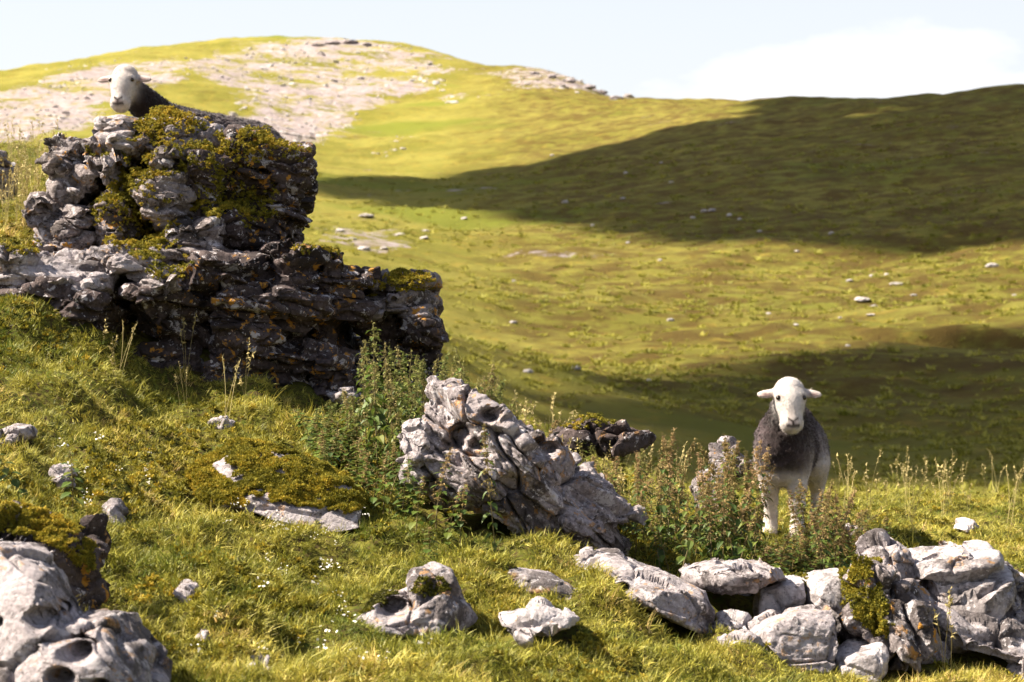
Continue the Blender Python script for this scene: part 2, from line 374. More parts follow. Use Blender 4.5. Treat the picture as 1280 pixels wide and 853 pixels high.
def rock_mesh(name, poly, d, thick, mat, n=26, q=3.2, lean=0., seed=0, rough=1., strata=0., bed=0., chop=9, pits=(), yaw=0., facet=1., sink=False):
    """poly: outline in photo pixels at distance d. The outline sits at mid depth; lean tips the top away; bed tilts the layering."""
    g = np.random.default_rng(seed * 31 + 5)
    if n not in _cs: _cs[n] = cube_sphere(n)
    dv, f = _cs[n]
    dm = d + thick * .5
    pts = np.array([P(x, y, dm) for x, y in poly])[:, [0, 2]]
    # resample outline, star shaped about its centroid
    seg = np.concatenate([pts, pts[:1]]); L_ = np.linalg.norm(np.diff(seg, axis=0), axis=1); cum = np.concatenate([[0], np.cumsum(L_)])
    tt = np.linspace(0, cum[-1], 400, endpoint=False)
    rs_ = np.stack([np.interp(tt, cum, seg[:, 0]), np.interp(tt, cum, seg[:, 1])], 1)
    c = rs_.mean(0); e = rs_ - c
    ang = np.arctan2(e[:, 1], e[:, 0]); rad = np.hypot(e[:, 0], e[:, 1]); o = np.argsort(ang); ang = ang[o]; rad = rad[o]
    ang = np.concatenate([ang - 2 * math.pi, ang, ang + 2 * math.pi]); rad = np.concatenate([rad, rad, rad])
    size = math.sqrt(max((e[:, 0].max() - e[:, 0].min()) * (e[:, 1].max() - e[:, 1].min()), 1e-4))
    phi = np.arctan2(dv[:, 2], dv[:, 0]); sn = np.hypot(dv[:, 0], dv[:, 2]); cn = dv[:, 1]
    k = (sn ** q + np.abs(cn) ** q) ** (1 / q); s = sn / k; t = cn / k
    Rr = np.interp(phi, ang, rad)
    v = np.stack([Rr * s * np.cos(phi), t * thick * .5, Rr * s * np.sin(phi)], 1)
    # chiselled planes: cut the front and sides by random tilted planes
    for j in range(chop):
        nn = g.normal(size=3); nn[1] = -abs(nn[1]) * 1.1; nn /= np.linalg.norm(nn)
        pr = v @ nn; lim = pr.max() * g.uniform(.70, .95)
        over = pr > lim; v[over] -= np.outer((pr[over] - lim) * .9, nn)
    v[:, 1] += lean * v[:, 2]
    if yaw: v[:, 1] += yaw * v[:, 0]
    cw = np.array([c[0], dm, c[1]]); w = v + cw
    nr_ = vnormals(v, f)
    am = size * .16 * rough
    cb, sb = math.cos(bed), math.sin(bed)
    zb = w[:, 2] * cb + w[:, 0] * sb; xb = w[:, 0] * cb - w[:, 2] * sb
    q0 = w + seed * 3.7 * 0
    disp = am * .22 * fbm(q0 * (1.0 / size) + seed, 3)
    wb = np.stack([xb, w[:, 1], zb], 1) + .04 * np.stack([pn(q0 * 5), pn(q0 * 5 + 9), pn(q0 * 5 + 20)], 1)
    for sc, amp, ck in ((4.2, .085, .75), (9.5, .028, .25), (24.0, .010, .15)):
        f1, f2, off, cid = voro(wb * np.array([sc * .75, sc * .75, sc * (1.0 + .9 * min(strata, 1))]) + 3.1)
        h = ((off * _vr[cid]).sum(1) * .75 + (_vj[cid, 0] - .5) * .55)
        disp += facet * rough * amp * h
        disp -= facet * rough * amp * ck * np.exp(-((f2 - f1) / .05) ** 2)
    disp += .007 * rough * fbm(q0 * 22, 3, .65)
    if strata:
        wob = zb * 9.0 + .5 * pn(w * 1.5) + .15 * pn(w * 6)
        lay = pn(np.stack([xb * 1.1, w[:, 1] * 1.1, wob], 1)); lay2 = pn(np.stack([xb * 2.3 + 9, w[:, 1] * 2.3, wob * 2.7], 1))
        disp += strata * (.034 * np.tanh(lay * 9) + .010 * np.tanh(lay2 * 7))
        disp -= strata * .050 * np.exp(-(lay / .055) ** 2)
    disp -= disp.mean() + .35 * disp.std()
    nr2 = nr_.copy(); nr2[:, 1] *= .9
    w = w + nr2 * disp[:, None]
    for (hx, hy, hr, dp) in pits:
        pc = P(hx, hy, dm)[[0, 2]]; rr = hr / F * dm
        dd = np.hypot((w[:, 0] - pc[0]) * (1 + .25 * math.sin(hx)), (w[:, 2] - pc[1]) * (1.25 + .25 * math.cos(hy))) * (1 + .25 * pn(w * (.45 / rr) + hx)); fr = t < .2
        w[fr, 1] += dp * np.exp(-(dd[fr] / rr) ** 4)
    # bed it into the turf: stretch the underside down to the ground
    if sink:
        gl = gz1(c[0], dm) - .04; lo = w[:, 2].min()
        if lo > gl and lo - gl < .22:
            zc = c[1]; k = w[:, 2] < zc
            w[k, 2] = zc + (w[k, 2] - zc) * (zc - gl) / (zc - lo)
    me = mesh(name, w, f, True, [mat]); me.set_sharp_from_angle(angle=R(32))
    return me, w, f
def track(key, w, f):
    ROCKV.append((w, tris_of(f))); ROCKGEO.setdefault(key, []).append((w, f))
def rock(name, label, poly, d, thick, mat, key=None, fixed=False, sinkit=True, **kw):
    pa = np.array(poly, float); h = hit(pa[:, 0].mean(), pa[:, 1].max() - .22 * (pa[:, 1].max() - pa[:, 1].min()))
    if h is not None and abs(h.y - thick * .45 - d) < 1.3 and not fixed: d = max(5.5, h.y - thick * .45)
    me, w, f = rock_mesh(name, poly, d, thick, mat, sink=sinkit, **kw)
    o = obj(name, me, label=label, cat='rock')
    track(key or label, w, f)
    return o
def boxpoly(x0, y0, x1, y1, g, j=.10):
    w, h = x1 - x0, y1 - y0; r = []
    for u, v in ((.08, 0), (.5, -.02), (.9, .02), (1, .2), (1.01, .6), (.95, .95), (.6, 1), (.2, 1), (.02, .85), (-.01, .4)):
        r.append((x0 + (u + g.uniform(-j, j) * .7) * w, y0 + (v + g.uniform(-j, j)) * h))
    return r

# ---- the big outcrop: every block between two joints is a stone of its own
outcrop = obj('rock_outcrop', None, label='tall stacked limestone outcrop draped with moss that a sheep lies on', cat='rock outcrop')
_p = P(240, 480, 12.6); outcrop.location = _p
outcrop['n'] = 1; del outcrop['n']
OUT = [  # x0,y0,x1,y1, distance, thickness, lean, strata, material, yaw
    # core blocks added behind to block light, so gaps between stones stay dark
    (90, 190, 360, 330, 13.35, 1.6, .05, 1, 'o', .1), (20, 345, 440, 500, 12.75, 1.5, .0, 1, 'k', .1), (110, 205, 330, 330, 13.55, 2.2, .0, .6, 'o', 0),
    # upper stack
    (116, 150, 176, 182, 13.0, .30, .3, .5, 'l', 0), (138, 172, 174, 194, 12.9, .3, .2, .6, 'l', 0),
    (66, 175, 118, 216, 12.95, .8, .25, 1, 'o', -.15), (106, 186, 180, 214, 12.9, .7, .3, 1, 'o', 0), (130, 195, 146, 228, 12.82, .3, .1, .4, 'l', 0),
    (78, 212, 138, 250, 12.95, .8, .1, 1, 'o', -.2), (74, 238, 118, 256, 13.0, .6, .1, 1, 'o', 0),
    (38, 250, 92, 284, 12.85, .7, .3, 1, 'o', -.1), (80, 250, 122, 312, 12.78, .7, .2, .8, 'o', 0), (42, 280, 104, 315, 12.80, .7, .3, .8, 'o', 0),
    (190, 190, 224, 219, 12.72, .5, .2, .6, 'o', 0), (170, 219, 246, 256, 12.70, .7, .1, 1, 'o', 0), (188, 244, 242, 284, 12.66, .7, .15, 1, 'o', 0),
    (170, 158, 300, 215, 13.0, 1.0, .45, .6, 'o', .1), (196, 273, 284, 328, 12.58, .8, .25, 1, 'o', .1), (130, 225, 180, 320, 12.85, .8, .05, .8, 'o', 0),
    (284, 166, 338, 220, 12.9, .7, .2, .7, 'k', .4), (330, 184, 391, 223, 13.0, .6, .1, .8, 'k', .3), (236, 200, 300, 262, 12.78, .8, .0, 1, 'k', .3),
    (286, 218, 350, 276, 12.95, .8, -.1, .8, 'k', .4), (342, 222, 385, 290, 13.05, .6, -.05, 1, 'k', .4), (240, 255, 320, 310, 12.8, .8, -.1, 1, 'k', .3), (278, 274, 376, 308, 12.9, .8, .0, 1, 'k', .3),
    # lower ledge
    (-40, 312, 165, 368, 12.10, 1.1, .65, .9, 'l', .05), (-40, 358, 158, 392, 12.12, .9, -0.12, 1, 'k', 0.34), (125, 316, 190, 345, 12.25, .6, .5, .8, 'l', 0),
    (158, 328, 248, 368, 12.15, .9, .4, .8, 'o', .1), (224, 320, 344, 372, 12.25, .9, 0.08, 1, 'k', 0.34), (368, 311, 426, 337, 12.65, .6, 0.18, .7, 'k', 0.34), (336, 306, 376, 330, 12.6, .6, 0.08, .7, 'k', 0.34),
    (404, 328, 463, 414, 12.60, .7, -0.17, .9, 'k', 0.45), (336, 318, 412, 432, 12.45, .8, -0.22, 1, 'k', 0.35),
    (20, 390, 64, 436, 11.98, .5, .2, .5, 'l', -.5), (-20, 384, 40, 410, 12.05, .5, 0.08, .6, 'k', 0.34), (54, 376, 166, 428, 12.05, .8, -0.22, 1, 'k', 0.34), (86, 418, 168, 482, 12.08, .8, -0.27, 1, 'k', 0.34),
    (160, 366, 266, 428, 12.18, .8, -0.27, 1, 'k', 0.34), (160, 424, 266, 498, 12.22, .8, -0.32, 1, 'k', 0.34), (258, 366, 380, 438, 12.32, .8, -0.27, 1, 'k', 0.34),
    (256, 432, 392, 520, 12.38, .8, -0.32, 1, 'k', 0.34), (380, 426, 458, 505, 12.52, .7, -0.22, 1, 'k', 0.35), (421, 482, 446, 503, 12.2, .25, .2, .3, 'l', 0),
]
MM = {'o': M_OUT, 'l': M_LIME, 'k': M_DARK, 'p': M_PALE}  # the darkest goes on right and lower outcrop stones, painting their shaded side
og = np.random.default_rng(11)
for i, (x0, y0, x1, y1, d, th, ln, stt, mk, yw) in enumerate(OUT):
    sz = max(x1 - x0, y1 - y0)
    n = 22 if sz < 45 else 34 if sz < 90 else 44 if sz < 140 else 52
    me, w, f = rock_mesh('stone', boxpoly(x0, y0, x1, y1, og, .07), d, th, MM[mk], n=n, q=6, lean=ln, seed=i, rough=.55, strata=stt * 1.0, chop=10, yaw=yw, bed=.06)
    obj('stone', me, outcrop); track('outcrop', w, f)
outcrop2 = obj('rock_outcrop', None, label='small dark rock ledge with mossy cap beside the nettles, end of the outcrop', cat='rock outcrop')
outcrop2.location = P(520, 445, 13.0)
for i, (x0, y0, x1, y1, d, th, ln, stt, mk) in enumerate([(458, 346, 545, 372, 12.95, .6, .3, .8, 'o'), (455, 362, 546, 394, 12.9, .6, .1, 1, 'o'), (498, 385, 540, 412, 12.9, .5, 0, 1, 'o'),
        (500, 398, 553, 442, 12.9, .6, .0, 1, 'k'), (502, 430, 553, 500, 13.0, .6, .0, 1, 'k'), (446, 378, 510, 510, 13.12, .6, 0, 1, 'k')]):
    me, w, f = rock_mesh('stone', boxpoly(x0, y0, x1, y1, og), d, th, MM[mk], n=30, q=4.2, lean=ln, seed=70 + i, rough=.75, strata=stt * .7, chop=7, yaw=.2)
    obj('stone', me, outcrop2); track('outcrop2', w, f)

# ---- single rocks
rock('boulder', 'large tilted grey boulder with fluted pitted surface among nettles',
     [(510, 560), (528, 505), (545, 488), (562, 484), (585, 494), (612, 503), (645, 517), (690, 541), (715, 566), (742, 600), (775, 632), (797, 652), (801, 690), (782, 700), (740, 692), (690, 672), (640, 652), (590, 632), (545, 612), (512, 590)],
     10.15, .75, M_BOULDER, key='boulder', fixed=True, n=120, q=2.8, lean=.40, seed=3, rough=.95, strata=1.0, bed=.62, chop=9, yaw=.30,
     pits=[(577, 538, 9, .10), (569, 553, 11, .09), (598, 553, 11, .07), (614, 517, 10, .10), (682, 559, 15, .12), (640, 600, 12, .06)])
for i, (pl, lb) in enumerate([([(500, 560), (512, 534), (530, 536), (536, 560), (525, 575), (505, 572)], 'rough grey stone wedged against the upper end of the tilted boulder'),
                              ([(508, 590), (512, 570), (530, 566), (542, 580), (536, 602), (515, 604)], 'pale broken stone under the upper end of the tilted boulder')]):
    rock('rock', lb, pl, 10.25, .3, M_LIME, fixed=True, sinkit=False, n=30, seed=20 + i, rough=1.0, lean=.2, strata=.5)
D = [
    ('long smooth grey rock with a round hole sloping down from the boulder', [(712, 704), (735, 690), (775, 692), (800, 706), (835, 716), (862, 728), (884, 738), (892, 768), (880, 787), (850, 772), (800, 750), (760, 736), (722, 718)], 9.38, .65, M_LIME, dict(n=52, lean=.9, q=2.8, seed=31, rough=.55, facet=.45, strata=.25, bed=.3, pits=[(776, 729, 8, .12)])),
    ('thin dark slab roofing the black hollow in the rock row', [(850, 720), (870, 711), (890, 708), (925, 704), (960, 709), (980, 718), (945, 730), (900, 730), (862, 727)], 9.62, .95, M_LIME, dict(n=44, lean=.3, seed=32, rough=.45, strata=.5, q=4, sinkit=False)),
    ('pale cracked block beside the black hollow in the rock row', [(951, 738), (975, 728), (1002, 722), (1006, 765), (995, 778), (955, 790), (947, 762)], 9.68, .5, M_PALE, dict(n=36, lean=.15, seed=33, rough=.55, facet=.6, q=4.5)),
    ('smooth whitish squared block next to the yellow moss in the rock row', [(1003, 724), (1025, 717), (1056, 716), (1064, 735), (1056, 766), (1030, 770), (1004, 765)], 9.70, .5, M_PALE, dict(n=36, lean=.15, seed=34, rough=.45, facet=.4, q=4.8, chop=4)),
    ('broad grey block with dark right side below the whitish squared block', [(938, 792), (960, 776), (990, 764), (1040, 762), (1046, 800), (1038, 836), (985, 834), (945, 822)], 9.22, .5, M_LIME, dict(n=44, lean=.35, seed=35, rough=.6, facet=.6, q=3.6)),
    ('rugged dark rock with mossy left flank standing above the low pale stone', [(1060, 742), (1075, 712), (1105, 704), (1132, 714), (1155, 745), (1165, 790), (1182, 828), (1150, 846), (1110, 844), (1085, 818), (1065, 788)], 9.4, .55, M_OUT, dict(n=56, lean=.15, seed=36, rough=1.1, strata=.6, bed=1.2, yaw=.35)),
    ('narrow grey rock tipped up behind the rugged mossy rock', [(1068, 700), (1085, 678), (1100, 674), (1128, 690), (1156, 722), (1130, 732), (1100, 718), (1072, 716)], 9.9, .4, M_LIME, dict(n=36, lean=.5, seed=37, rough=.8, strata=.4)),
    ('big pale slab with rippled front at the end of the rock row', [(1116, 690), (1165, 677), (1203, 674), (1210, 690), (1237, 692), (1250, 748), (1240, 772), (1200, 770), (1160, 752), (1138, 722)], 9.85, .7, M_PALE, dict(n=56, lean=.45, seed=38, rough=.5, facet=.45, strata=1.0, q=4.2, chop=4, bed=-.15)),
    ('upright grey stone leaning on the end of the rippled slab', [(1236, 706), (1262, 708), (1282, 726), (1288, 762), (1262, 762), (1246, 738)], 10.2, .4, M_LIME, dict(n=30, lean=.2, seed=39, rough=.8)),
    ('long grey ledge lying in the grass below the rippled slab', [(1150, 752), (1200, 766), (1250, 772), (1310, 800), (1310, 828), (1240, 820), (1190, 808), (1162, 800)], 9.58, .6, M_LIME, dict(n=48, lean=.7, seed=40, rough=.7, facet=.6, strata=.4, bed=.2)),
    ('low pale flat-topped stone at the foot of the rugged mossy rock', [(1034, 824), (1065, 806), (1105, 804), (1112, 840), (1085, 850), (1038, 842)], 9.25, .35, M_PALE, dict(n=36, lean=.5, seed=41, rough=.5, facet=.4, q=4)),
    ('small pale stone in the mouth of the black hollow', [(882, 790), (902, 776), (930, 780), (938, 792), (920, 802), (890, 798)], 9.42, .3, M_PALE, dict(n=26, lean=.4, seed=42, rough=.8)),
    ('low grey stone in the grass in front of the black hollow', [(900, 804), (930, 797), (955, 802), (962, 818), (940, 822), (905, 814)], 9.12, .3, M_LIME, dict(n=26, lean=.6, seed=43, rough=.8)),
    ('crumbly pale stone with pitted face under the yellow moss', [(1056, 775), (1078, 765), (1098, 782), (1096, 806), (1070, 812), (1050, 800)], 9.5, .4, M_LIME, dict(n=30, lean=.1, seed=44, rough=1.2)),
    ('dark fill stone added to keep the back of the black hollow dark', [(880, 735), (960, 728), (975, 790), (930, 800), (885, 790)], 10.42, .3, M_DARK, dict(n=24, seed=45, rough=.8)),  # put in behind the gap; dark colour stands for the hollow's shade
    ('small grey stone below the upright grey stone', [(1232, 752), (1255, 745), (1285, 760), (1290, 785), (1255, 782), (1238, 770)], 10.05, .3, M_LIME, dict(n=24, lean=.2, seed=46)),
    ('half buried grey stone at the grass edge under the long ledge', [(1268, 826), (1290, 818), (1310, 830), (1310, 850), (1272, 848)], 9.45, .25, M_LIME, dict(n=22, lean=.3, seed=47)),
    # in the turf
    ('flat slab with orange moss jutting from the grassy mound', [(215, 612), (240, 580), (285, 560), (335, 566), (385, 584), (432, 602), (457, 628), (454, 654), (420, 660), (375, 650), (330, 640), (270, 632)], 9.9, .45, M_LIME, dict(n=60, lean=1.7, seed=48, rough=.3, strata=.15, bed=.35, chop=4)),
    ('hollowed grey rock with a dark soil filled cavity in the turf', [(408, 780), (450, 766), (472, 744), (508, 735), (516, 718), (540, 711), (560, 720), (577, 745), (598, 778), (560, 792), (500, 792), (450, 790)], 8.5, .5, M_LIME, dict(n=56, lean=.5, seed=49, rough=.45, q=2.5, pits=[(494, 755, 17, .16), (540, 732, 9, .05)])),
    ('thin grey slab lying in the turf above the white broken stone', [(614, 724), (635, 713), (690, 720), (716, 734), (735, 744), (712, 756), (690, 748), (650, 742), (618, 738)], 8.95, .45, M_LIME, dict(n=36, lean=.9, seed=50, rough=.5, facet=.5, strata=.3)),
    ('white broken stone lying flat in the turf', [(620, 770), (650, 765), (665, 754), (700, 761), (728, 776), (690, 784), (655, 798), (638, 788)], 8.55, .4, M_PALE, dict(n=36, lean=.9, seed=51, rough=.6, facet=.6)),
    ('big smooth pale limestone with dark holes in its top', [(-60, 690), (15, 694), (55, 716), (75, 755), (90, 778), (120, 772), (165, 775), (197, 792), (210, 832), (210, 930), (-60, 930)], 6.25, .7, M_LIME, dict(n=84, lean=.55, seed=52, rough=.6, q=3.2, facet=.5, chop=12, pits=[(118, 800, 12, .15), (100, 828, 13, .12), (150, 838, 8, .10), (68, 764, 12, .10), (12, 770, 6, .08)])),
    ('dark knobbly rock capped with golden moss beside the big smooth limestone', [(-60, 650), (10, 640), (50, 648), (85, 662), (110, 684), (118, 722), (106, 770), (60, 790), (-60, 780)], 6.75, .6, M_DARK, dict(n=60, lean=.2, seed=53, rough=1.2, yaw=.5)),
    ('pale flat stone half sunk in the grass below the mossy ledge', [(-20, 532), (10, 524), (38, 530), (44, 542), (10, 552), (-20, 550)], 10.2, .35, M_PALE, dict(n=26, lean=.8, seed=54, rough=.6)),
    ('upright pale stone behind the two lone nettles', [(62, 606), (66, 580), (78, 572), (90, 580), (92, 604), (78, 612)], 9.3, .2, M_PALE, dict(n=24, lean=.3, seed=55, rough=.7)),
    ('small pinkish stone showing through turf of the grassy mound', [(130, 652), (138, 630), (152, 634), (158, 655), (144, 662)], 9.0, .2, M_PALE, dict(n=20, lean=.4, seed=56)),
    ('small flat grey stone in the turf beside the shaded hollow', [(214, 736), (224, 720), (246, 726), (250, 742), (228, 746)], 8.1, .2, M_LIME, dict(n=20, lean=.8, seed=57, rough=.5)),
    ('tiny squared stone in the turf near the big smooth limestone', [(242, 800), (247, 782), (260, 784), (264, 800), (252, 806)], 7.6, .15, M_LIME, dict(n=18, lean=.4, seed=58, rough=.6)),
    ('small stone with brown moss sunk in the turf', [(306, 842), (314, 824), (335, 826), (348, 842), (330, 852)], 7.25, .2, M_LIME, dict(n=20, lean=.4, seed=59)),
    ('pale rough stone at the foot of the outcrop', [(258, 536), (264, 516), (282, 510), (296, 522), (292, 540)], 11.2, .3, M_PALE, dict(n=22, lean=.3, seed=60, rough=.6)),
    ('weathered rock with orange lichen poking out of the long grass slope', [(-40, 190), (5, 188), (18, 205), (16, 232), (-40, 236)], 14.8, .5, M_OUT, dict(n=26, lean=.1, seed=61)),
    ('dark mossy rock half hidden by nettles behind the tilted boulder', [(694, 538), (714, 522), (745, 521), (780, 532), (812, 538), (810, 556), (770, 562), (700, 556)], 11.7, .4, M_DARK, dict(n=36, lean=.4, seed=62, rough=.9, strata=.5)),
    ('pale pitted rock behind the nettles beside the standing sheep', [(899, 578), (903, 555), (917, 549), (928, 560), (930, 584), (905, 588)], 12.9, .3, M_OUT, dict(n=26, seed=63, rough=1.1)),
    ('pale flat rock hidden low in the nettles', [(862, 604), (874, 590), (892, 588), (900, 604), (880, 615)], 12.2, .3, M_LIME, dict(n=22, lean=.4, seed=64)),
    ('flat pale stone lying alone in the meadow behind the rock row', [(1192, 660), (1200, 652), (1216, 653), (1220, 661), (1205, 664)], 13.6, .25, M_PALE, dict(n=18, lean=.9, seed=65, rough=.5)),
    ('thin grey stone in the nettles near the hind leg of the standing sheep', [(1050, 664), (1062, 655), (1084, 660), (1090, 672), (1065, 676)], 11.3, .25, M_LIME, dict(n=18, lean=.6, seed=66, rough=.6)),
]
SMALL = ('upright pale stone', 'small pinkish', 'tiny squared', 'small flat grey', 'small stone with brown', 'pale rough stone', 'pale flat stone half')
for i, (lb, pl, d, th, m, kw) in enumerate(D):
    if lb.startswith(SMALL):
        ym = max(q[1] for q in pl); xm = sum(q[0] for q in pl) / len(pl); pl = [(xm + .85 * (q[0] - xm), ym - .72 * (ym - q[1])) for q in pl]; kw['sinkit'] = True; m = M_LIME
    rock('rock', lb, pl, d, th, m, fixed=i < 17, **kw)
# pale rocks lying about on the far hillside
FAR = [(1240, 334, 17, 9), (1078, 377, 22, 9), (1120, 357, 18, 6), (1092, 384, 10, 5), (1088, 395, 12, 4), (838, 401, 9, 6), (961, 393, 7, 5), (825, 326, 6, 5), (778, 249, 8, 5), (706, 254, 9, 7), (839, 229, 7, 5),
       (741, 283, 7, 6), (782, 217, 6, 5), (826, 204, 5, 4), (880, 265, 9, 6), (890, 264, 10, 6), (866, 273, 7, 5), (912, 270, 8, 7), (924, 275, 7, 5), (1039, 293, 8, 7), (996, 315, 7, 4), (1060, 433, 7, 5), (1090, 346, 8, 5), (1108, 344, 7, 5), (1062, 352, 10, 5),
       (641, 404, 9, 6), (642, 352, 6, 4), (811, 476, 6, 5), (530, 299, 13, 6), (480, 312, 12, 6), (455, 313, 18, 8), (458, 272, 20, 7), (532, 290, 10, 5), (580, 274, 9, 5), (500, 295, 14, 6), (425, 290, 14, 7), (440, 300, 12, 6), (660, 466, 14, 9), (720, 462, 14, 10), (643, 404, 8, 5), (995, 407, 8, 4), (1142, 370, 9, 4), (1268, 370, 7, 4), (785, 304, 6, 4), (950, 290, 7, 4), (690, 195, 6, 4), (1050, 398, 6, 4)]
fm = [rock_mesh('rock', [(540, 470), (575, 400), (640, 372), (700, 395), (745, 450), (640, 500)], 10, .6, M_FAR, n=14, seed=80 + k, rough=.8)[0] for k in range(5)]
for me in fm:      # normalise to unit width
    co = np.empty(len(me.vertices) * 3, np.float32); me.vertices.foreach_get('co', co); co = co.reshape(-1, 3)
    co -= (co.max(0) + co.min(0)) / 2; co /= (co[:, 0].max() - co[:, 0].min()); me.vertices.foreach_set('co', co.ravel()); me.update()
for i, (x, y, w_, h_) in enumerate(FAR):
    p = hit(x, y)
    if p is None: continue
    s = w_ / F * p.y
    if (x, y) == (1240, 334): lb, gp = 'largest squarish pale rock on the sunlit far slope', None
    elif (x, y) == (1078, 377): lb, gp = 'widest pale rock in the loose cluster on the sunlit far slope', None
    elif x < 600: lb, gp = 'pale stone in the stony patch of hillside just past the outcrop ledge', 'stones in the stony hillside patch'
    elif y < 300: lb, gp = 'small pale rock on the cloud shaded upper part of the far slope', 'pale rocks on the shaded far slope'
    else: lb, gp = 'small pale rock on the lower grass of the far slope', 'pale rocks on the lower far slope'
    o = obj('rock', fm[i % 5], label=lb, cat='rock', group=gp)
    o.location = (p.x, p.y, p.z + s * .12); o.scale = (s, s * .9, s * (h_ / w_) * 1.0); o.rotation_euler = (0, 0, i * 1.3)
cm = []
for k in range(3):
    m_ = fm[k].copy(); m_.materials[0] = M_LIME; cm.append(m_)
for i, (x, y, w_, h_) in enumerate([(398, 54, 18, 5), (416, 52, 22, 7), (438, 51, 24, 7), (458, 53, 16, 5), (690, 93, 16, 6), (712, 99, 20, 8), (735, 107, 22, 8), (752, 113, 16, 7), (770, 120, 18, 6), (668, 89, 14, 5)]):
    p = hit(x, y + 4)
    if p is None: continue
    s = w_ / F * p.y
    o = obj('crag', cm[i % 3], label='low dark crag breaking the skyline of the far hill', cat='crag', group='crags along the far skyline')
    o.location = (p.x, p.y, p.z + s * .1); o.scale = (s, s * .7, s * (h_ / w_) * 1.2); o.rotation_euler = (0, 0, i * .4)
p = hit(1060, 295)
o = obj('rock', fm[2], label='single black rock on the shaded far hillside', cat='rock'); o.location = p; sc_ = 9 / F * p.y; o.scale = (sc_, sc_, sc_ * .9)
mb, tb, ob = newmat('black_rock'); pb = nd(tb, 'ShaderNodeBsdfPrincipled', i_Roughness=.9); pb.inputs['Base Color'].default_value = (.012, .01, .01, 1); tb.links.new(pb.outputs[0], ob.inputs[0])
bm_ = fm[2].copy(); bm_.materials[0] = mb; o.data = bm_

# ------------------------------------------------------------------ scatter machinery (geometry nodes, for stuff only)
def scatter_group(coll):
    g = bpy.data.node_groups.new('scatter_' + coll.name, 'GeometryNodeTree')
    g.interface.new_socket('Geometry', in_out='INPUT', socket_type='NodeSocketGeometry')
    g.interface.new_socket('Geometry', in_out='OUTPUT', socket_type='NodeSocketGeometry')
    gi = g.nodes.new('NodeGroupInput'); go = g.nodes.new('NodeGroupOutput')
    ip = g.nodes.new('GeometryNodeInstanceOnPoints'); ci = g.nodes.new('GeometryNodeCollectionInfo')
    ci.inputs['Collection'].default_value = coll; ci.inputs['Separate Children'].default_value = True; ci.inputs['Reset Children'].default_value = True
    def na(n, ty):
        q = g.nodes.new('GeometryNodeInputNamedAttribute'); q.data_type = ty; q.inputs['Name'].default_value = n; return q.outputs['Attribute']
    e = g.nodes.new('FunctionNodeEulerToRotation')
    l = g.links.new
    l(gi.outputs[0], ip.inputs['Points']); l(ci.outputs[0], ip.inputs['Instance']); ip.inputs['Pick Instance'].default_value = True
    l(na('idx', 'INT'), ip.inputs['Instance Index']); l(na('rot', 'FLOAT_VECTOR'), e.inputs[0]); l(e.outputs[0], ip.inputs['Rotation']); l(na('scl', 'FLOAT_VECTOR'), ip.inputs['Scale'])
    l(ip.outputs[0], go.inputs[0])
    return g
_groups = {}
def scatter(name, pts, rot, scl, tint, coll, parent=None, kind='stuff', label=None, cat=None):
    me = bpy.data.meshes.new(name); n = len(pts)
    me.vertices.add(n); me.vertices.foreach_set('co', np.asarray(pts, np.float32).ravel())
    fattr(me, 'tint', tint)
    a = me.attributes.new('idx', 'INT', 'POINT'); a.data.foreach_set('value', rng.integers(0, len(coll.objects), n).astype(np.int32))
    for k, v in (('rot', rot), ('scl', scl)):
        a = me.attributes.new(k, 'FLOAT_VECTOR', 'POINT'); v = np.asarray(v, np.float32)
        if v.ndim == 1: v = np.stack([v, v, v], 1)
        a.data.foreach_set('vector', v.ravel())
    o = obj(name, me, parent, label, cat, None, kind)
    if coll.name not in _groups: _groups[coll.name] = scatter_group(coll)
    m = o.modifiers.new('scatter', 'NODES'); m.node_group = _groups[coll.name]
    return o
def variants(name, builder, n, mat):
    c = bpy.data.collections.new(name)
    for k in range(n):
        v, f, sh = builder(np.random.default_rng(100 + k), k)
        me = mesh(name, v, f, False, [mat]); fattr(me, 'shade', sh)
        c.objects.link(bpy.data.objects.new(name, me))
    return c
def blades(g, nb, rad, hmin, hmax, wid, spread, seg=3):
    """a tuft of curved tapering blades -> verts, faces, shade"""
    V, Fc, Sh = [], [], []; base = 0
    for _ in range(nb):
        a = g.uniform(0, 2 * math.pi); r = rad * math.sqrt(g.uniform()); x0, y0 = r * math.cos(a), r * math.sin(a)
        h = g.uniform(hmin, hmax); b = a + g.normal() * .9; ln = spread * g.uniform(.2, 1.2) * h; fa = g.uniform(0, math.pi)
        w = wid * g.uniform(.7, 1.3); cx, cy = math.cos(fa) * w / 2, math.sin(fa) * w / 2; sh = g.uniform(.42, 1.45)
        for k in range(seg):
            t = k / seg; x = x0 + math.cos(b) * ln * t ** 1.8; y = y0 + math.sin(b) * ln * t ** 1.8; z = h * (t - .25 * spread * t * t) - .01
            ww = 1 - t ** 2 * .8
            V += [(x - cx * ww, y - cy * ww, z), (x + cx * ww, y + cy * ww, z)]; Sh += [sh, sh]
        V.append((x0 + math.cos(b) * ln, y0 + math.sin(b) * ln, h * (1 - .25 * spread) - .01)); Sh.append(sh)
        for k in range(seg - 1): Fc += [(base + 2 * k, base + 2 * k + 1, base + 2 * k + 3), (base + 2 * k, base + 2 * k + 3, base + 2 * k + 2)]
        k = seg - 1; Fc.append((base + 2 * k, base + 2 * k + 1, base + 2 * k + 2)); base += 2 * seg + 1
    return np.array(V), np.array(Fc), np.array(Sh)
C_GRASS = variants('grass_tuft', lambda g, k: blades(g, 28, .035, .012, .040, .0032, 1.6), 5, M_GRASS)
C_LONG = variants('long_grass_tuft', lambda g, k: blades(g, 26, .045, .05, .12, .0032, 1.2, 4), 4, M_GRASS)
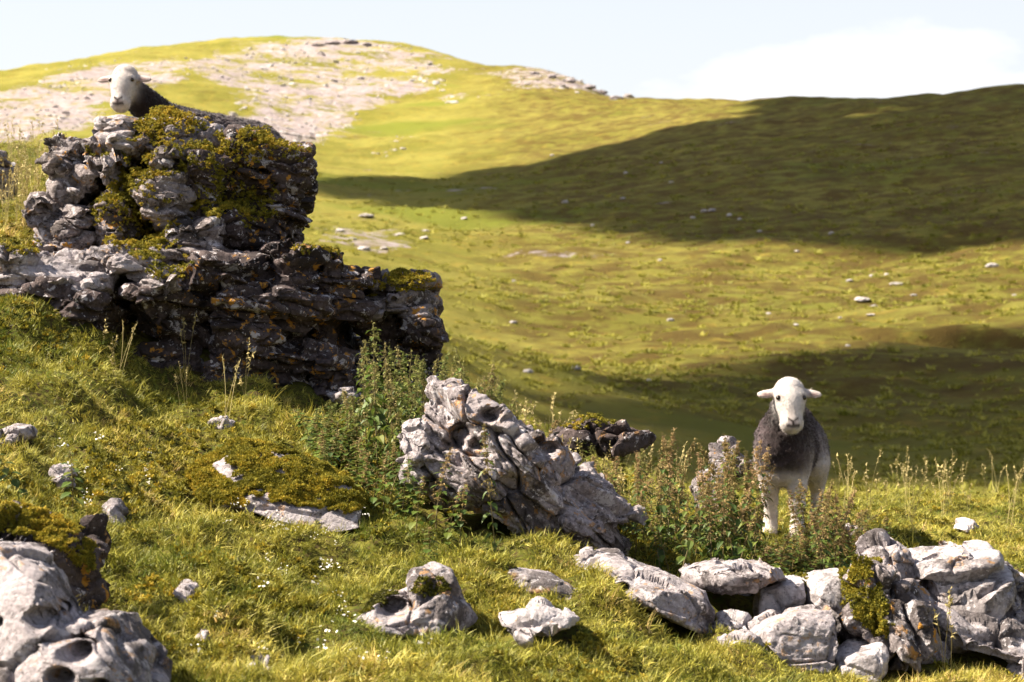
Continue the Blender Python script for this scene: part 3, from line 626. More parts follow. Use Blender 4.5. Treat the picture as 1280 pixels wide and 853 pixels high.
C_TUSS = variants('tussock', lambda g, k: blades(g, 34, .16, .10, .30, .035, .9), 4, M_GRASS)
def mossy(g, k):
    V, Fc, Sh = [], [], []; b = 0
    for _ in range(22):
        d = g.normal(size=3); d[2] = abs(d[2]) * .8 + .25; d /= np.linalg.norm(d); L_ = g.uniform(.5, 1.0)
        s = np.cross(d, g.normal(size=3)); s /= np.linalg.norm(s); w = .16; o = d * .15 + g.normal(size=3) * .25 * np.array([1, 1, .2])
        V += [o - s * w, o + s * w, o + d * L_ * .6 + s * w * .9, o + d * L_, o + d * L_ * .6 - s * w * .9]; Fc += [(b, b + 1, b + 2), (b, b + 2, b + 4), (b + 4, b + 2, b + 3)]; Sh += [g.uniform(.6, 1.3)] * 5; b += 5
    return np.array(V), np.array(Fc), np.array(Sh)
C_MOSS = variants('moss_tuft', mossy, 4, M_MOSS)
def flower(g, k):
    V, Fc, Sh = [], [], []; b = 0
    for _ in range(7):
        c = np.array([g.normal() * .012, g.normal() * .012, g.uniform(.05, .085)]); r = g.uniform(.003, .0055)
        a = np.arange(5) / 5 * 6.283; t = g.normal(size=3) * .5 + np.array([0, -.6, 1]); t /= np.linalg.norm(t); u = np.cross(t, [1, 0, 0]); u /= np.linalg.norm(u); w = np.cross(t, u)
        V += [c + r * (math.cos(q) * u + math.sin(q) * w) for q in a]; Fc += [(b, b + 1, b + 2), (b, b + 2, b + 3), (b, b + 3, b + 4)]; Sh += [1.0] * 5; b += 5
    return np.array(V), np.array(Fc), np.array(Sh)
C_FLOW = variants('white_flower_head', flower, 4, M_FLOWER)
def seedgrass(g, k):
    V, Fc, Sh = [], [], []; b = 0
    for _ in range(3):
        h = g.uniform(.22, .42); a = g.uniform(0, 6.28); ln = g.uniform(.02, .10); x0, y0 = g.normal(size=2) * .02
        pt = lambda t: np.array([x0 + math.cos(a) * ln * t * t, y0 + math.sin(a) * ln * t * t, h * t])
        ts = np.linspace(0, 1, 6)
        for t in ts:
            p = pt(t); V += [p - [.0014, 0, 0], p + [.0014, 0, 0]]; Sh += [1, 1]
        for q in range(5): Fc += [(b + 2 * q, b + 2 * q + 1, b + 2 * q + 3), (b + 2 * q, b + 2 * q + 3, b + 2 * q + 2)]
        b += 12
        for t in np.linspace(.78, 1.0, 12):
            p = pt(t); o = g.normal(size=3) * .008; u = g.normal(size=3) * .006
            V += [p, p + o + u, p + o - u + [0, 0, .008]]; Fc.append((b, b + 1, b + 2)); Sh += [g.uniform(.8, 1.2)] * 3; b += 3
    return np.array(V), np.array(Fc), np.array(Sh)
C_SEED = variants('seed_grass_stem', seedgrass, 4, M_STRAW)

# exclusion: no grass under or inside rocks
vv, ff, b_ = [], [], 0
for w, f in ROCKV: vv.append(w); ff.append(f + b_); b_ += len(w)
RV, RF = np.concatenate(vv), np.concatenate(ff)
RB = BVHTree.FromPolygons(RV.tolist(), RF.tolist())
def covered(p):
    k = np.zeros(len(p), bool)
    lo, hi = RV.min(0), RV.max(0)
    cand = np.where((p[:, 0] > lo[0]) & (p[:, 0] < hi[0]) & (p[:, 1] > lo[1]) & (p[:, 1] < hi[1]))[0]
    up = Vector((0, 0, 1))
    for i in cand:
        h = RB.ray_cast(Vector(p[i]) - up * .03, up, .45)
        if h[0] is not None and h[1].z > -.2: k[i] = True
        elif h[0] is not None and (h[0].z - p[i][2]) < .18: k[i] = True
    return k
def field(n, r0, r1, t0=-.26, t1=.26, pw=0.0):
    u = rng.uniform(size=n); r = np.exp(math.log(r0) + u * (math.log(r1) - math.log(r0))); th = rng.uniform(t0, t1, n)
    x, y = r * np.sin(th), r * np.cos(th)
    return np.stack([x, y, ground_z(x, y)], 1)
def rots(n, tilt=.25):
    return np.stack([rng.normal(size=n) * tilt, rng.normal(size=n) * tilt, rng.uniform(0, 6.283, n)], 1)

# ---- turf
p = field(95000, 6.0, 24); p = p[~covered(p)]
x, y = p[:, 0], p[:, 1]
px_, py_ = to_px(p)
patch = n2(x, y, 1.1, 4.2); fine = n2(x, y, 5.0, 8.8); tus = n2(x, y, 2.3, 12.1)
mossy_zone = inpoly(px_, py_, [(90, 560), (180, 545), (260, 540), (330, 560), (400, 590), (330, 640), (200, 640), (110, 610)]) * 1.0
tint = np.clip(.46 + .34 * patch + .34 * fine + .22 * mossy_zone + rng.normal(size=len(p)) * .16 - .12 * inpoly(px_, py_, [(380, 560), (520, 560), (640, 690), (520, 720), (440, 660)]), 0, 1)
scl = np.clip(.95 + .40 * tus + .4 * fine + rng.normal(size=len(p)) * .15, .4, 1.9) * (1 - .35 * mossy_zone)
scatter('short_grass', p, rots(len(p), .5), scl, tint, C_GRASS, label='short grazed turf of fine yellow green grass on the near knoll', cat='grass')
p = field(17000, 6.0, 24); t_ = n2(p[:, 0], p[:, 1], 2.3, 12.1); t2 = n2(p[:, 0], p[:, 1], .9, 22.1)
keep = (t_ + .5 * t2 + rng.normal(size=len(p)) * .2) > .55; p = p[keep]; p = p[~covered(p)]
px_, py_ = to_px(p)
scatter('long_grass', p, rots(len(p), .3), np.clip(.62 + rng.normal(size=len(p)) * .2, .3, 1.2), np.clip(.52 + .3 * n2(p[:, 0], p[:, 1], 2.0, 3.3) + rng.normal(size=len(p)) * .14, 0, 1), C_LONG, label='longer tussocky grass growing in clumps among the turf', cat='grass')
p = field(60000, 6.0, 22); k = fbm(np.stack([p[:, 0] * 1.6, p[:, 1] * 1.6, p[:, 0] * 0], 1) + 7, 3); px_, py_ = to_px(p)
k += .5 * inpoly(px_, py_, [(90, 560), (180, 540), (260, 540), (330, 560), (420, 600), (330, 650), (200, 650), (110, 610)]); p = p[k > .08]; p = p[~covered(p)]; p[:, 2] += .006
scatter('turf_moss', p, rots(len(p), .3), rng.uniform(.010, .026, len(p)), np.clip(.60 + .4 * n2(p[:, 0], p[:, 1], 3.0, 6.3) + rng.normal(size=len(p)) * .15, 0, 1), C_MOSS, label='golden moss cushions spread through the turf of the near knoll', cat='moss')
# ---- hillside tussocks
p = field(26000, 22, 330); px_, py_ = to_px(p); dist = p[:, 1]
nn = n2(p[:, 0], p[:, 1], .05, 1.9) + .7 * n2(p[:, 0], p[:, 1], .22, 5.9); keep = nn + rng.normal(size=len(p)) * .45 > -.1; p = p[keep]; nn = nn[keep]; dist = dist[keep]
tint = np.clip(.42 - .15 * n2(p[:, 0], p[:, 1], .05, 1.9) + .15 * n2(p[:, 0], p[:, 1], .3, 9.9) + rng.normal(size=len(p)) * .06, 0, 1)
sc_ = np.clip(1 + rng.normal(size=len(p)) * .35, .4, 2.2) * (.35 + dist / 210)
scatter('hillside_grass', p, rots(len(p), .15), np.stack([sc_, sc_, sc_ * np.clip(.9 - dist / 700, .5, 1)], 1), tint, C_TUSS, label='rough tussock grass covering the far hillside', cat='grass')
p = field(26000, 300, 860); yy = p[:, 1]
px_, py_ = to_px(p); jx = 14 * n2(p[:, 0], p[:, 1], .05, 3.3); jy = 6 * n2(p[:, 0], p[:, 1], .04, 13.3)
k = np.zeros(len(p), bool)
for pl in SCREE: k |= inpoly(px_ + jx, py_ + jy, pl)
k &= rng.uniform(size=len(p)) < .5
q = p[k]
c_st = bpy.data.collections.new('scree_stone')
for me in fm: c_st.objects.link(bpy.data.objects.new('scree_stone', me))
sc_ = np.clip(np.exp(rng.normal(size=len(q)) * .6) * .55, .2, 2.6)
scatter('scree', q, rots(len(q), .3), np.stack([sc_, sc_, sc_ * .5], 1), np.zeros(len(q)), c_st, label='loose pale limestone scree scattered over the far hilltop', cat='scree')

# ------------------------------------------------------------------ moss on the rocks
def moss(parent, key, polys, count, size, thr=.0, tint0=.5, lift=.03, seed=0, holes=(), up=0.):
    V, A, N = [], [], []
    for w, f in ROCKGEO[key]:
        t = tris_of(f); n = np.cross(w[t[:, 1]] - w[t[:, 0]], w[t[:, 2]] - w[t[:, 0]]); ar = np.linalg.norm(n, axis=1); n /= ar[:, None] + 1e-12
        c = w[t].mean(1); x, y = to_px(c)
        k = np.zeros(len(c), bool)
        for pl in polys: k |= inpoly(x, y, pl)
        for pl in holes: k &= ~inpoly(x, y, pl)
        k &= ((n[:, 1] < .25) | (n[:, 2] > .35)) & (n[:, 2] > -.5)
        k &= (fbm(c * 6.5 + seed, 3) + .45 * n[:, 2] + up) > thr
        V.append(w[t[k]]); A.append(ar[k]); N.append(n[k])
    V = np.concatenate(V); A = np.concatenate(A); N = np.concatenate(N)
    if not len(A): return
    i = rng.choice(len(A), count, p=A / A.sum()); u = rng.dirichlet((1, 1, 1), count)
    p = (V[i] * u[:, :, None]).sum(1); n = N[i]
    cush = fbm(p * 13 + 4, 2)
    n = n * .6 + np.array([0, -.15, .5]); n /= np.linalg.norm(n, axis=1)[:, None]
    p = p + n * (lift * np.clip(.35 + .8 * cush, 0, 1.4))[:, None]
    rot = np.stack([-np.arcsin(np.clip(n[:, 1], -1, 1)) + rng.normal(size=count) * .3, np.arcsin(np.clip(n[:, 0], -1, 1)) + rng.normal(size=count) * .3, rng.uniform(0, 6.28, count)], 1)
    tint = np.clip(tint0 + .35 * fbm(p * 5 + 40, 2) + rng.normal(size=count) * .14, 0, 1)
    if parent.type == 'MESH' or parent.type == 'EMPTY':
        o = scatter('moss', p, rot, size * rng.uniform(.6, 1.4, count), tint, C_MOSS, parent)
        return o
moss(outcrop, 'outcrop', [[(162, 178), (175, 160), (195, 146), (225, 146), (250, 158), (292, 180), (300, 168), (335, 166), (340, 200), (345, 275), (300, 292), (250, 270), (205, 290), (238, 326), (180, 328), (125, 305), (118, 262), (140, 235), (150, 212)],
     [(330, 186), (352, 182), (385, 192), (380, 205), (345, 200)]], 46000, .0115, -.12, .70, .065, 2,
     holes=[[(192, 194), (222, 194), (222, 217), (194, 217)], [(195, 222), (244, 224), (240, 252), (190, 250)], [(196, 258), (238, 250), (240, 280), (200, 282)], [(240, 285), (290, 285), (290, 325), (235, 325)]])
moss(outcrop, 'outcrop', [[(180, 330), (245, 332), (246, 352), (190, 350)], [(368, 309), (424, 312), (424, 322), (370, 318)], [(-20, 372), (45, 385), (60, 400), (-20, 402)], [(0, 305), (50, 300), (48, 318), (0, 320)], [(108, 183), (140, 184), (136, 196), (110, 196)]], 3500, .014, -.1, .62, .02, 5)
moss(outcrop2, 'outcrop2', [[(478, 350), (500, 342), (535, 346), (545, 362), (500, 366)], [(462, 355), (480, 352), (480, 368), (462, 372)]], 1800, .014, -.25, .72, .03, 6)
def byl(frag): return next(o for o in bpy.data.objects if o.get('label') and frag in o['label'])
def mossy_rock(frag, polys, count, size, thr, tint, lift, **kw):
    o = byl(frag); moss(o, o['label'], polys, count, size, thr, tint, lift, **kw)
mossy_rock('flat slab with orange moss', [[(205, 620), (235, 575), (285, 552), (340, 560), (440, 598), (460, 625), (440, 646), (400, 636), (330, 630), (260, 640)]], 19000, .010, -.06, .64, .03, seed=7)
mossy_rock('rugged dark rock with mossy', [[(1056, 735), (1070, 706), (1100, 703), (1092, 730), (1108, 750), (1112, 800), (1090, 795), (1068, 775)]], 6500, .010, .0, .55, .035, seed=8)
mossy_rock('smooth whitish squared block', [[(1050, 712), (1070, 712), (1070, 775), (1054, 770)], [(998, 722), (1008, 720), (1008, 765), (998, 765)]], 500, .012, -.3, .55, .015, seed=9)
mossy_rock('dark knobbly rock capped', [[(-40, 640), (20, 634), (60, 644), (100, 668), (118, 690), (116, 735), (100, 715), (80, 690), (40, 672), (-40, 662)]], 11000, .0085, -.3, .68, .03, seed=10)
mossy_rock('dark mossy rock half hidden', [[(690, 530), (712, 512), (760, 515), (770, 530), (720, 540)]], 420, .011, .1, .6, .01, seed=11)
mossy_rock('hollowed grey rock with a dark', [[(515, 738), (522, 724), (560, 722), (565, 738), (530, 748)], [(420, 760), (480, 740), (500, 745), (440, 775)]], 700, .010, .0, .25, .01, seed=12)

# ------------------------------------------------------------------ nettles
def leaf_geo(L_, W_, droop, fold):
    """ovate toothed leaf along +x, folded on its midrib"""
    prof = [(0, .0), (.12, .62), (.22, .85), (.28, .80), (.38, 1.0), (.44, .90), (.56, .84), (.62, .70), (.76, .50), (.82, .36), (1.0, 0)]
    V = []; n = len(prof)
    for u, w in prof: V.append((u * L_, 0, -droop * L_ * u * u))
    for s in (1, -1):
        for u, w in prof[1:-1]: V.append((u * L_, s * w * W_ * .5, -droop * L_ * u * u + fold * w * W_ * .5))
    Fc = []
    for s in range(2):
        o = n + s * (n - 2)
        for k in range(n - 1):
            aL = o + k - 1; bL = o + k
            if k == 0: t = [(0, bL, 1)]
            elif k == n - 2: t = [(k, aL, k + 1)]
            else: t = [(k, aL, bL), (k, bL, k + 1)]
            Fc += [q if s == 0 else q[::-1] for q in t]
    return np.array(V, float), np.array(Fc)
LEAFV, LEAFF = leaf_geo(1, .56, .35, .35)
def rot3(yaw, pitch):
    cy, sy, cp, sp = math.cos(yaw), math.sin(yaw), math.cos(pitch), math.sin(pitch)
    return np.array([[cy * cp, -sy, cy * sp], [sy * cp, cy, sy * sp], [-sp, 0, cp]])
def nettle_geo(g, h, lush, seedy):
    bx, by = g.normal(size=2) * .09 * h
    ctr = lambda t: np.array([bx * t * t, by * t * t, h * t])
    SV, SF = [], []; k = 7
    for i in range(k):
        t = i / (k - 1); r = .0042 * (1 - .7 * t)
        for a in range(4): SV.append(ctr(t) + [r * math.cos(a * 1.57), r * math.sin(a * 1.57), 0])
    for i in range(k - 1):
        for a in range(4): SF.append((i * 4 + a, i * 4 + (a + 1) % 4, i * 4 + 4 + (a + 1) % 4, i * 4 + 4 + a))
    LV, LF, LS, leaves = [], [], [], []; TV, TF, TS = [], [], []
    t = .10; ang = g.uniform(0, 6.28); b = 0; tb = 0
    while t < .985:
        up = max(0, (t - .45) / .55); L_ = (.082 if t > .18 else .055) * (1 - .72 * up ** 1.3) * lush * g.uniform(.8, 1.15)
        for s in (0, math.pi):
            if g.uniform() < .08: continue
            yw = ang + s + g.normal() * .25; pt = g.uniform(.05, .7) - .5 * up
            m = rot3(yw, pt); base = ctr(t) + np.array([math.cos(yw), math.sin(yw), .3]) * .012
            leaves.append((base, yw, pt, L_))
            LV.append((LEAFV * L_) @ m.T + base); LF.append(LEAFF + b); b += len(LEAFV); LS += [g.uniform(.6, 1.3)] * len(LEAFV)
        if t > .42 and seedy > 0:
            for s in range(int(4 * seedy + 1)):
                yw = g.uniform(0, 6.28); ln = g.uniform(.02, .05) * (1.1 - .5 * up); sh = g.uniform(.7, 1.25)
                for j in range(10):
                    u = (j + 1) / 10; c = ctr(t) + np.array([math.cos(yw) * ln * u, math.sin(yw) * ln * u, .012 * math.sin(u * 3) - ln * .8 * u * u]) + g.normal(size=3) * .0025
                    q = g.normal(size=(3, 3)) * .0050; TV += [c + q[0], c + q[1], c + q[2]]; TF.append((tb, tb + 1, tb + 2)); tb += 3; TS += [sh * g.uniform(.8, 1.2)] * 3
        t += g.uniform(.05, .065) / h * (1 - .55 * up) * .9 + .008; ang += math.pi / 2
    for j in range(int(40 * max(seedy, .25))):      # crowded tip
        c = ctr(g.uniform(.90, 1.02)) + g.normal(size=3) * .006; q = g.normal(size=(3, 3)) * .0045
        TV += list(c + q); TF.append((tb, tb + 1, tb + 2)); tb += 3; TS += [g.uniform(.7, 1.2)] * 3
    return (np.array(SV), np.array(SF)), (np.concatenate(LV), np.concatenate(LF), LS), (np.array(TV), np.array(TF), TS), leaves
NV = []
for i in range(14):
    g = np.random.default_rng(300 + i); seedy = (1.6, 1.3, .5, 1.8, .35, 1.0, 1.5)[i % 7]
    st, lf, ts, lv = nettle_geo(g, .7, (1.0, .85, 1.05, .8, 1.1, .95, .8)[i % 7], seedy)
    a = mesh('stem', st[0], st[1], True, [M_STEM]); fattr(a, 'shade', np.ones(len(st[0])))
    b = mesh('leaf_pairs', lf[0], lf[1], False, [M_NET]); fattr(b, 'shade', lf[2])
    c = mesh('seed_tassels', ts[0], ts[1], False, [M_SEED if i < 7 else M_SEEDG]); fattr(c, 'shade', ts[2])
    NV.append((a, b, c, lv))
lm = mesh('leaf', LEAFV, LEAFF, False, [M_NET]); fattr(lm, 'shade', np.full(len(LEAFV), .95))
def nettle(pos, h, k, label, group=None, leaves=False, rz=None):
    o = obj('nettle', None, label=label, cat='nettle', group=group); s = h / .7
    o.location = tuple(pos); o.scale = (max(s, .75) * .95, max(s, .75) * .95, s); o.rotation_euler = (random.gauss(0, .13), random.gauss(0, .13), random.uniform(0, 6.28) if rz is None else rz)
    a, b, c, lv = NV[k]
    parts = [('stem', a), ('seed_tassels', c)] + ([] if leaves else [('leaf_pairs', b)])
    for n_, m_ in parts:
        q = bpy.data.objects.new(n_, m_); C.objects.link(q); q.parent = o
        if n_ != 'stem': q['kind'] = 'stuff'
    if leaves:
        for base, yw, pt, L_ in lv:
            q = bpy.data.objects.new('leaf', lm); C.objects.link(q); q.parent = o
            q.location = tuple(base); q.rotation_euler = (0, pt, yw); q.scale = (L_, L_, L_)
    return o
def clump(n, prof, d0, d1, label, group, ks, seed, minh=.13, jit=.13, leaves=False):
    g = np.random.default_rng(seed); xs = [q[0] for q in prof]; ys = [q[1] for q in prof]; done = 0
    for _ in range(n * 4):
        if done >= n: break
        px = g.uniform(xs[0], xs[-1]); d = g.uniform(d0, d1); X = (px - 640) / F * d; z = gz1(X, d)
        if covered(np.array([[X, d, z]]))[0]: continue
        top = np.interp(px, xs, ys) + abs(g.normal()) * jit * 200; bpy_ = 426.5 - (z - CZ) / d * F
        h = (bpy_ - top) / F * d
        if h < minh: h = minh * g.uniform(.8, 1.2)
        nettle((X, d, z - .01), min(h, .95), int(g.choice(ks)), label, group, leaves and done < 26); done += 1
clump(72, [(700, 545), (750, 560), (800, 565), (815, 545), (850, 528), (875, 575), (900, 555), (930, 522), (944, 575), (952, 655), (988, 660), (995, 578), (1002, 660), (1012, 610), (1036, 605), (1075, 660)], 10.55, 11.75,
      'brown tasselled nettle in the thicket between the rock row and the standing sheep', 'nettles growing behind the rock row', [0, 1, 3, 5, 6], 41)
clump(40, [(805, 600), (850, 585), (930, 590), (952, 662), (1005, 668), (1060, 675)], 10.4, 11.2, 'leafy green nettle along the front of the thicket right behind the rock row', 'leafy nettles behind the rock row', [2, 4, 5], 42, leaves=True)
clump(80, [(384, 495), (430, 500), (455, 440), (472, 395), (492, 430), (520, 425), (545, 445), (570, 470), (588, 440), (612, 475), (640, 500)], 11.0, 12.3,
      'green nettle in the clump between the dark outcrop and the tilted boulder', 'nettles beside the outcrop', [7, 9, 10, 11, 12, 8], 43, leaves=True)
clump(20, [(1008, 610), (1020, 585), (1040, 600), (1080, 655)], 10.7, 11.7, 'brown tasselled nettle beside the hind leg of the standing sheep', 'nettles beside the standing sheep', [0, 1, 3, 6], 47, jit=.08)
clump(18, [(535, 445), (560, 462), (588, 440), (612, 472), (640, 505)], 11.0, 11.7, 'green nettle rising behind the peak of the tilted boulder', 'nettles behind the boulder peak', [7, 9, 10, 12], 46, jit=.06)
clump(44, [(385, 525), (440, 530), (500, 545), (530, 590), (560, 620)], 10.2, 11.4, 'short leafy nettle in front of the outcrop clump', 'short nettles beside the slab', [9, 11, 4, 2], 44, .2)
clump(14, [(640, 510), (690, 530), (740, 545), (800, 560)], 11.2, 12.2, 'nettle standing behind the tilted boulder', 'nettles behind the boulder', [0, 5, 8, 10], 45)
def lone(px, top, base, d, k, label, leaves=True):
    X = (px - 640) / F * d; z = gz1(X, d); nettle((X, d, z - .01), (base - top) / F * d if base else (426.5 - (z - CZ) / d * F - top) / F * d, k, label, None, leaves)
def lone_at(px, top, base, k, label):
    p = hit(px, base); nettle((p.x, p.y, p.z - .01), max((base - top) / F * p.y, .12), k, label, None, True)
lone_at(90, 560, 640, 11, 'lone short nettle with drooping brownish leaves on the grassy mound')
lone_at(27, 535, 625, 9, 'lone faded nettle near the pale flat sunken stone')
lone_at(1112, 642, 700, 3, 'lone brown nettle tip rising beside the rippled slab')
lone(545, 560, 0, 9.95, 1, 'reddish stemmed nettle in front of the upper end of the boulder')
lone(620, 530, 0, 9.85, 6, 'tall thin nettle leaning against the middle of the boulder')
lone(520, 590, 0, 9.9, 4, 'bushy nettle below the stones at the upper end of the boulder')
lone(575, 600, 0, 9.85, 2, 'dark leafy nettle in the undercut of the boulder')
lone(505, 600, 0, 10.2, 9, 'green nettle beside the undercut end of the boulder')
lone(560, 610, 0, 9.8, 4, 'bushy nettle at the shaded foot of the boulder')
lone(590, 432, 0, 11.4, 10, 'tallest nettle with dark tip rising behind the peak of the boulder')
lone(498, 470, 0, 10.9, 7, 'tall pale green nettle at the front of the outcrop clump')
lone(535, 655, 0, 9.6, 2, 'small dark green nettle in the lush grass below the boulder')

# ---- flowers and seed grasses
def at_px(n, poly):
    xs = [q[0] for q in poly]; ys = [q[1] for q in poly]; r = []
    while len(r) < n:
        x, y = rng.uniform(min(xs), max(xs)), rng.uniform(min(ys), max(ys))
        if inpoly(np.array([x]), np.array([y]), poly)[0]:
            h = hit(x, y)
            if h is not None and h.y < 26: r.append(tuple(h))
            else: n -= 1
    return np.array(r)
fl = np.concatenate([at_px(26, [(250, 600), (460, 640), (480, 700), (300, 700)]), at_px(12, [(80, 570), (200, 560), (200, 640), (90, 650)]), at_px(12, [(200, 760), (640, 780), (640, 850), (200, 850)]), at_px(12, [(330, 650), (420, 670), (430, 760), (330, 760)])])
scatter('white_flowers', fl, rots(len(fl), .2), rng.uniform(.6, 1.3, len(fl)), np.ones(len(fl)), C_FLOW, label='tiny white flower heads dotted through the turf of the grassy mound', cat='flowers')
sg = np.concatenate([at_px(36, [(1040, 612), (1300, 612), (1300, 660), (1040, 650)]), at_px(60, [(0, 200), (70, 210), (70, 300), (0, 300)]), at_px(7, [(60, 440), (300, 500), (420, 545), (300, 545), (120, 490)]), at_px(4, [(1080, 800), (1200, 830), (1200, 850), (1080, 850)])])
q = field(600, 11.3, 13.4, .0, .07); sg = np.concatenate([sg, q[rng.uniform(size=600) < .14]])
scatter('seed_grass', sg, rots(len(sg), .12), rng.uniform(.5, .95, len(sg)), rng.uniform(size=len(sg)), C_SEED, label='pale dry grass stems with seed heads standing above the turf', cat='grass')

# ------------------------------------------------------------------ sheep
def surface_nets(val, org, h):
    s = val < 0; nx, ny, nz = val.shape
    cs = [(dx, dy, dz) for dx in (0, 1) for dy in (0, 1) for dz in (0, 1)]
    sub = lambda a, o: a[o[0]:nx - 1 + o[0], o[1]:ny - 1 + o[1], o[2]:nz - 1 + o[2]]
    cnt = sum(sub(s, o).astype(np.int8) for o in cs); act = (cnt > 0) & (cnt < 8)
    I = np.argwhere(act); acc = np.zeros((len(I), 3)); num = np.zeros(len(I))
    for o in cs:
        for ax in range(3):
            if o[ax]: continue
            o2 = list(o); o2[ax] = 1
            va = val[I[:, 0] + o[0], I[:, 1] + o[1], I[:, 2] + o[2]]; vb = val[I[:, 0] + o2[0], I[:, 1] + o2[1], I[:, 2] + o2[2]]
            m = (va < 0) != (vb < 0); t = np.where(m, va / np.where(m, va - vb, 1), 0)
            p = np.tile(np.array(o, float), (len(I), 1)); p[:, ax] += t
            acc[m] += p[m]; num[m] += 1
    v = (I + acc / num[:, None]) * h + org
    idx = np.full(act.shape, -1); idx[act] = np.arange(len(I)); F_ = []
    for ax in range(3):
        o2 = [0, 0, 0]; o2[ax] = 1
        A_ = s[:nx - o2[0], :ny - o2[1], :nz - o2[2]]; B_ = s[o2[0]:, o2[1]:, o2[2]:]
        E = np.argwhere(A_ != B_); u, w = [(1, 2), (2, 0), (0, 1)][ax]
        E = E[(E[:, u] > 0) & (E[:, w] > 0)]
        E = E[(E[:, 0] < nx - 1) & (E[:, 1] < ny - 1) & (E[:, 2] < nz - 1)]
        def ci(du, dw):
            q = E.copy(); q[:, u] += du; q[:, w] += dw; return idx[q[:, 0], q[:, 1], q[:, 2]]
        qd = np.stack([ci(-1, -1), ci(0, -1), ci(0, 0), ci(-1, 0)], 1)
        fl_ = A_[E[:, 0], E[:, 1], E[:, 2]]; qd[~fl_] = qd[~fl_][:, ::-1]; F_.append(qd[(qd >= 0).all(1)])
    return v, np.concatenate(F_)
def cap(a, b, ra, rb, reg, k=.03): return dict(t='c', a=np.array(a, float), b=np.array(b, float), ra=ra, rb=rb, reg=reg, k=k)
def ell(c, r, reg, k=.03, B=None): return dict(t='e', c=np.array(c, float), r=np.array(r, float), reg=reg, k=k, B=np.eye(3) if B is None else B)
def sd(pr, p):
    if pr['t'] == 'c':
        ab = pr['b'] - pr['a']; t = np.clip(((p - pr['a']) @ ab) / (ab @ ab), 0, 1)
        return np.linalg.norm(p - pr['a'] - t[..., None] * ab, axis=-1) - (pr['ra'] + (pr['rb'] - pr['ra']) * t)
    q = (p - pr['c']) @ pr['B']; k0 = np.linalg.norm(q / pr['r'], axis=-1); k1 = np.linalg.norm(q / pr['r'] ** 2, axis=-1) + 1e-9
    return k0 * (k0 - 1) / k1
def head_prims(c, yaw, pitch, roll=0.0):
    f = np.array([0, -math.cos(pitch), -math.sin(pitch)]); n = np.array([0, -math.sin(pitch), math.cos(pitch)]); s = np.array([1., 0, 0])
    s, f = s * math.cos(roll) + f * math.sin(roll), f * math.cos(roll) - s * math.sin(roll)
    Rz = np.array([[math.cos(yaw), -math.sin(yaw), 0], [math.sin(yaw), math.cos(yaw), 0], [0, 0, 1]])
    s, f, n = Rz @ s, Rz @ f, Rz @ n; B = np.stack([s, f, n], 1); c = np.array(c, float)
    L_ = lambda a, b_, d: c + a * s + b_ * f + d * n
    pr = [cap(L_(0, -.030, -.01), L_(0, .045, 0), .076, .066, 'head'), cap(L_(0, .03, .012), L_(0, .145, .012), .064, .051, 'head'),
          ell(L_(0, .160, .006), (.053, .036, .042), 'head', .03, B), cap(L_(0, .05, -.045), L_(0, .150, -.022), .052, .034, 'head'),
          ell(L_(.05, .012, .030), (.024, .026, .020), 'head', .03, B), ell(L_(-.05, .012, .030), (.024, .026, .020), 'head', .03, B), ell(L_(0, .182, -.012), (.030, .016, .022), 'head', .015, B)]
    for q in (1, -1):
        ca, sa = math.cos(.12), math.sin(.12)
        Be = np.stack([ca * s * q + sa * f, -sa * s * q + ca * f, n], 1)
        Bt = np.stack([ca * s * q + sa * f, (-sa * s * q + ca * f) * .9 + n * .43, n * .9 - (-sa * s * q + ca * f) * .43], 1)
        pr += [cap(L_(q * .066, -.022, -.015), L_(q * .088, -.020, -.008), .020, .018, 'head', .02), ell(L_(q * .113, -.015, -.004), (.050, .028, .012), 'ear', .015, Bt)]
    return pr, (c, s, f, n, L_)
def fuse(prims, lo, hi, h):
    lo = np.array(lo); ax = [np.arange(lo[k], hi[k], h) for k in range(3)]
    val = np.full([len(a_) for a_ in ax], .5)
    for pr in prims:
        if pr['t'] == 'c': r = max(pr['ra'], pr['rb']); a_, b_ = np.minimum(pr['a'], pr['b']) - r, np.maximum(pr['a'], pr['b']) + r
        else: r = pr['r'].max(); a_, b_ = pr['c'] - r, pr['c'] + r
        sl_ = [slice(max(0, int((a_[k] - .07 - lo[k]) / h)), max(0, int((b_[k] + .07 - lo[k]) / h) + 1)) for k in range(3)]
        G = np.stack(np.meshgrid(*[ax[k][sl_[k]] for k in range(3)], indexing='ij'), -1)
        if G.size == 0: continue
        d = sd(pr, G); o = val[tuple(sl_)]; k_ = pr['k']
        hh = np.clip(.5 + .5 * (o - d) / k_, 0, 1); val[tuple(sl_)] = o * (1 - hh) + d * hh - k_ * hh * (1 - hh)
    v, f = surface_nets(val, lo, h)
    return v, f
def sheepmat():
    m, t, o = newmat('sheep_coat'); col = attr(t, 'coat', 'GEOMETRY', 'Color')
    pos = nd(t, 'ShaderNodeTexCoord').outputs['Object']
    col = mixc(t, noise(t, pos, 60, 4, .6, .3, .7), col, mixc(t, 1.0, col, (1.25, 1.22, 1.2), 'MULTIPLY'))
    n = bump(t, noise(t, pos, 90, 5, .7), .5, .008)
    p = nd(t, 'ShaderNodeBsdfPrincipled', i_Roughness=.95); p.inputs['Sheen Weight'].default_value = .15; p.inputs['Specular IOR Level'].default_value = .1
    t.links.new(col, p.inputs['Base Color']); t.links.new(n, p.inputs['Normal']); t.links.new(p.outputs[0], o.inputs[0]); return m
M_SHEEP = sheepmat()
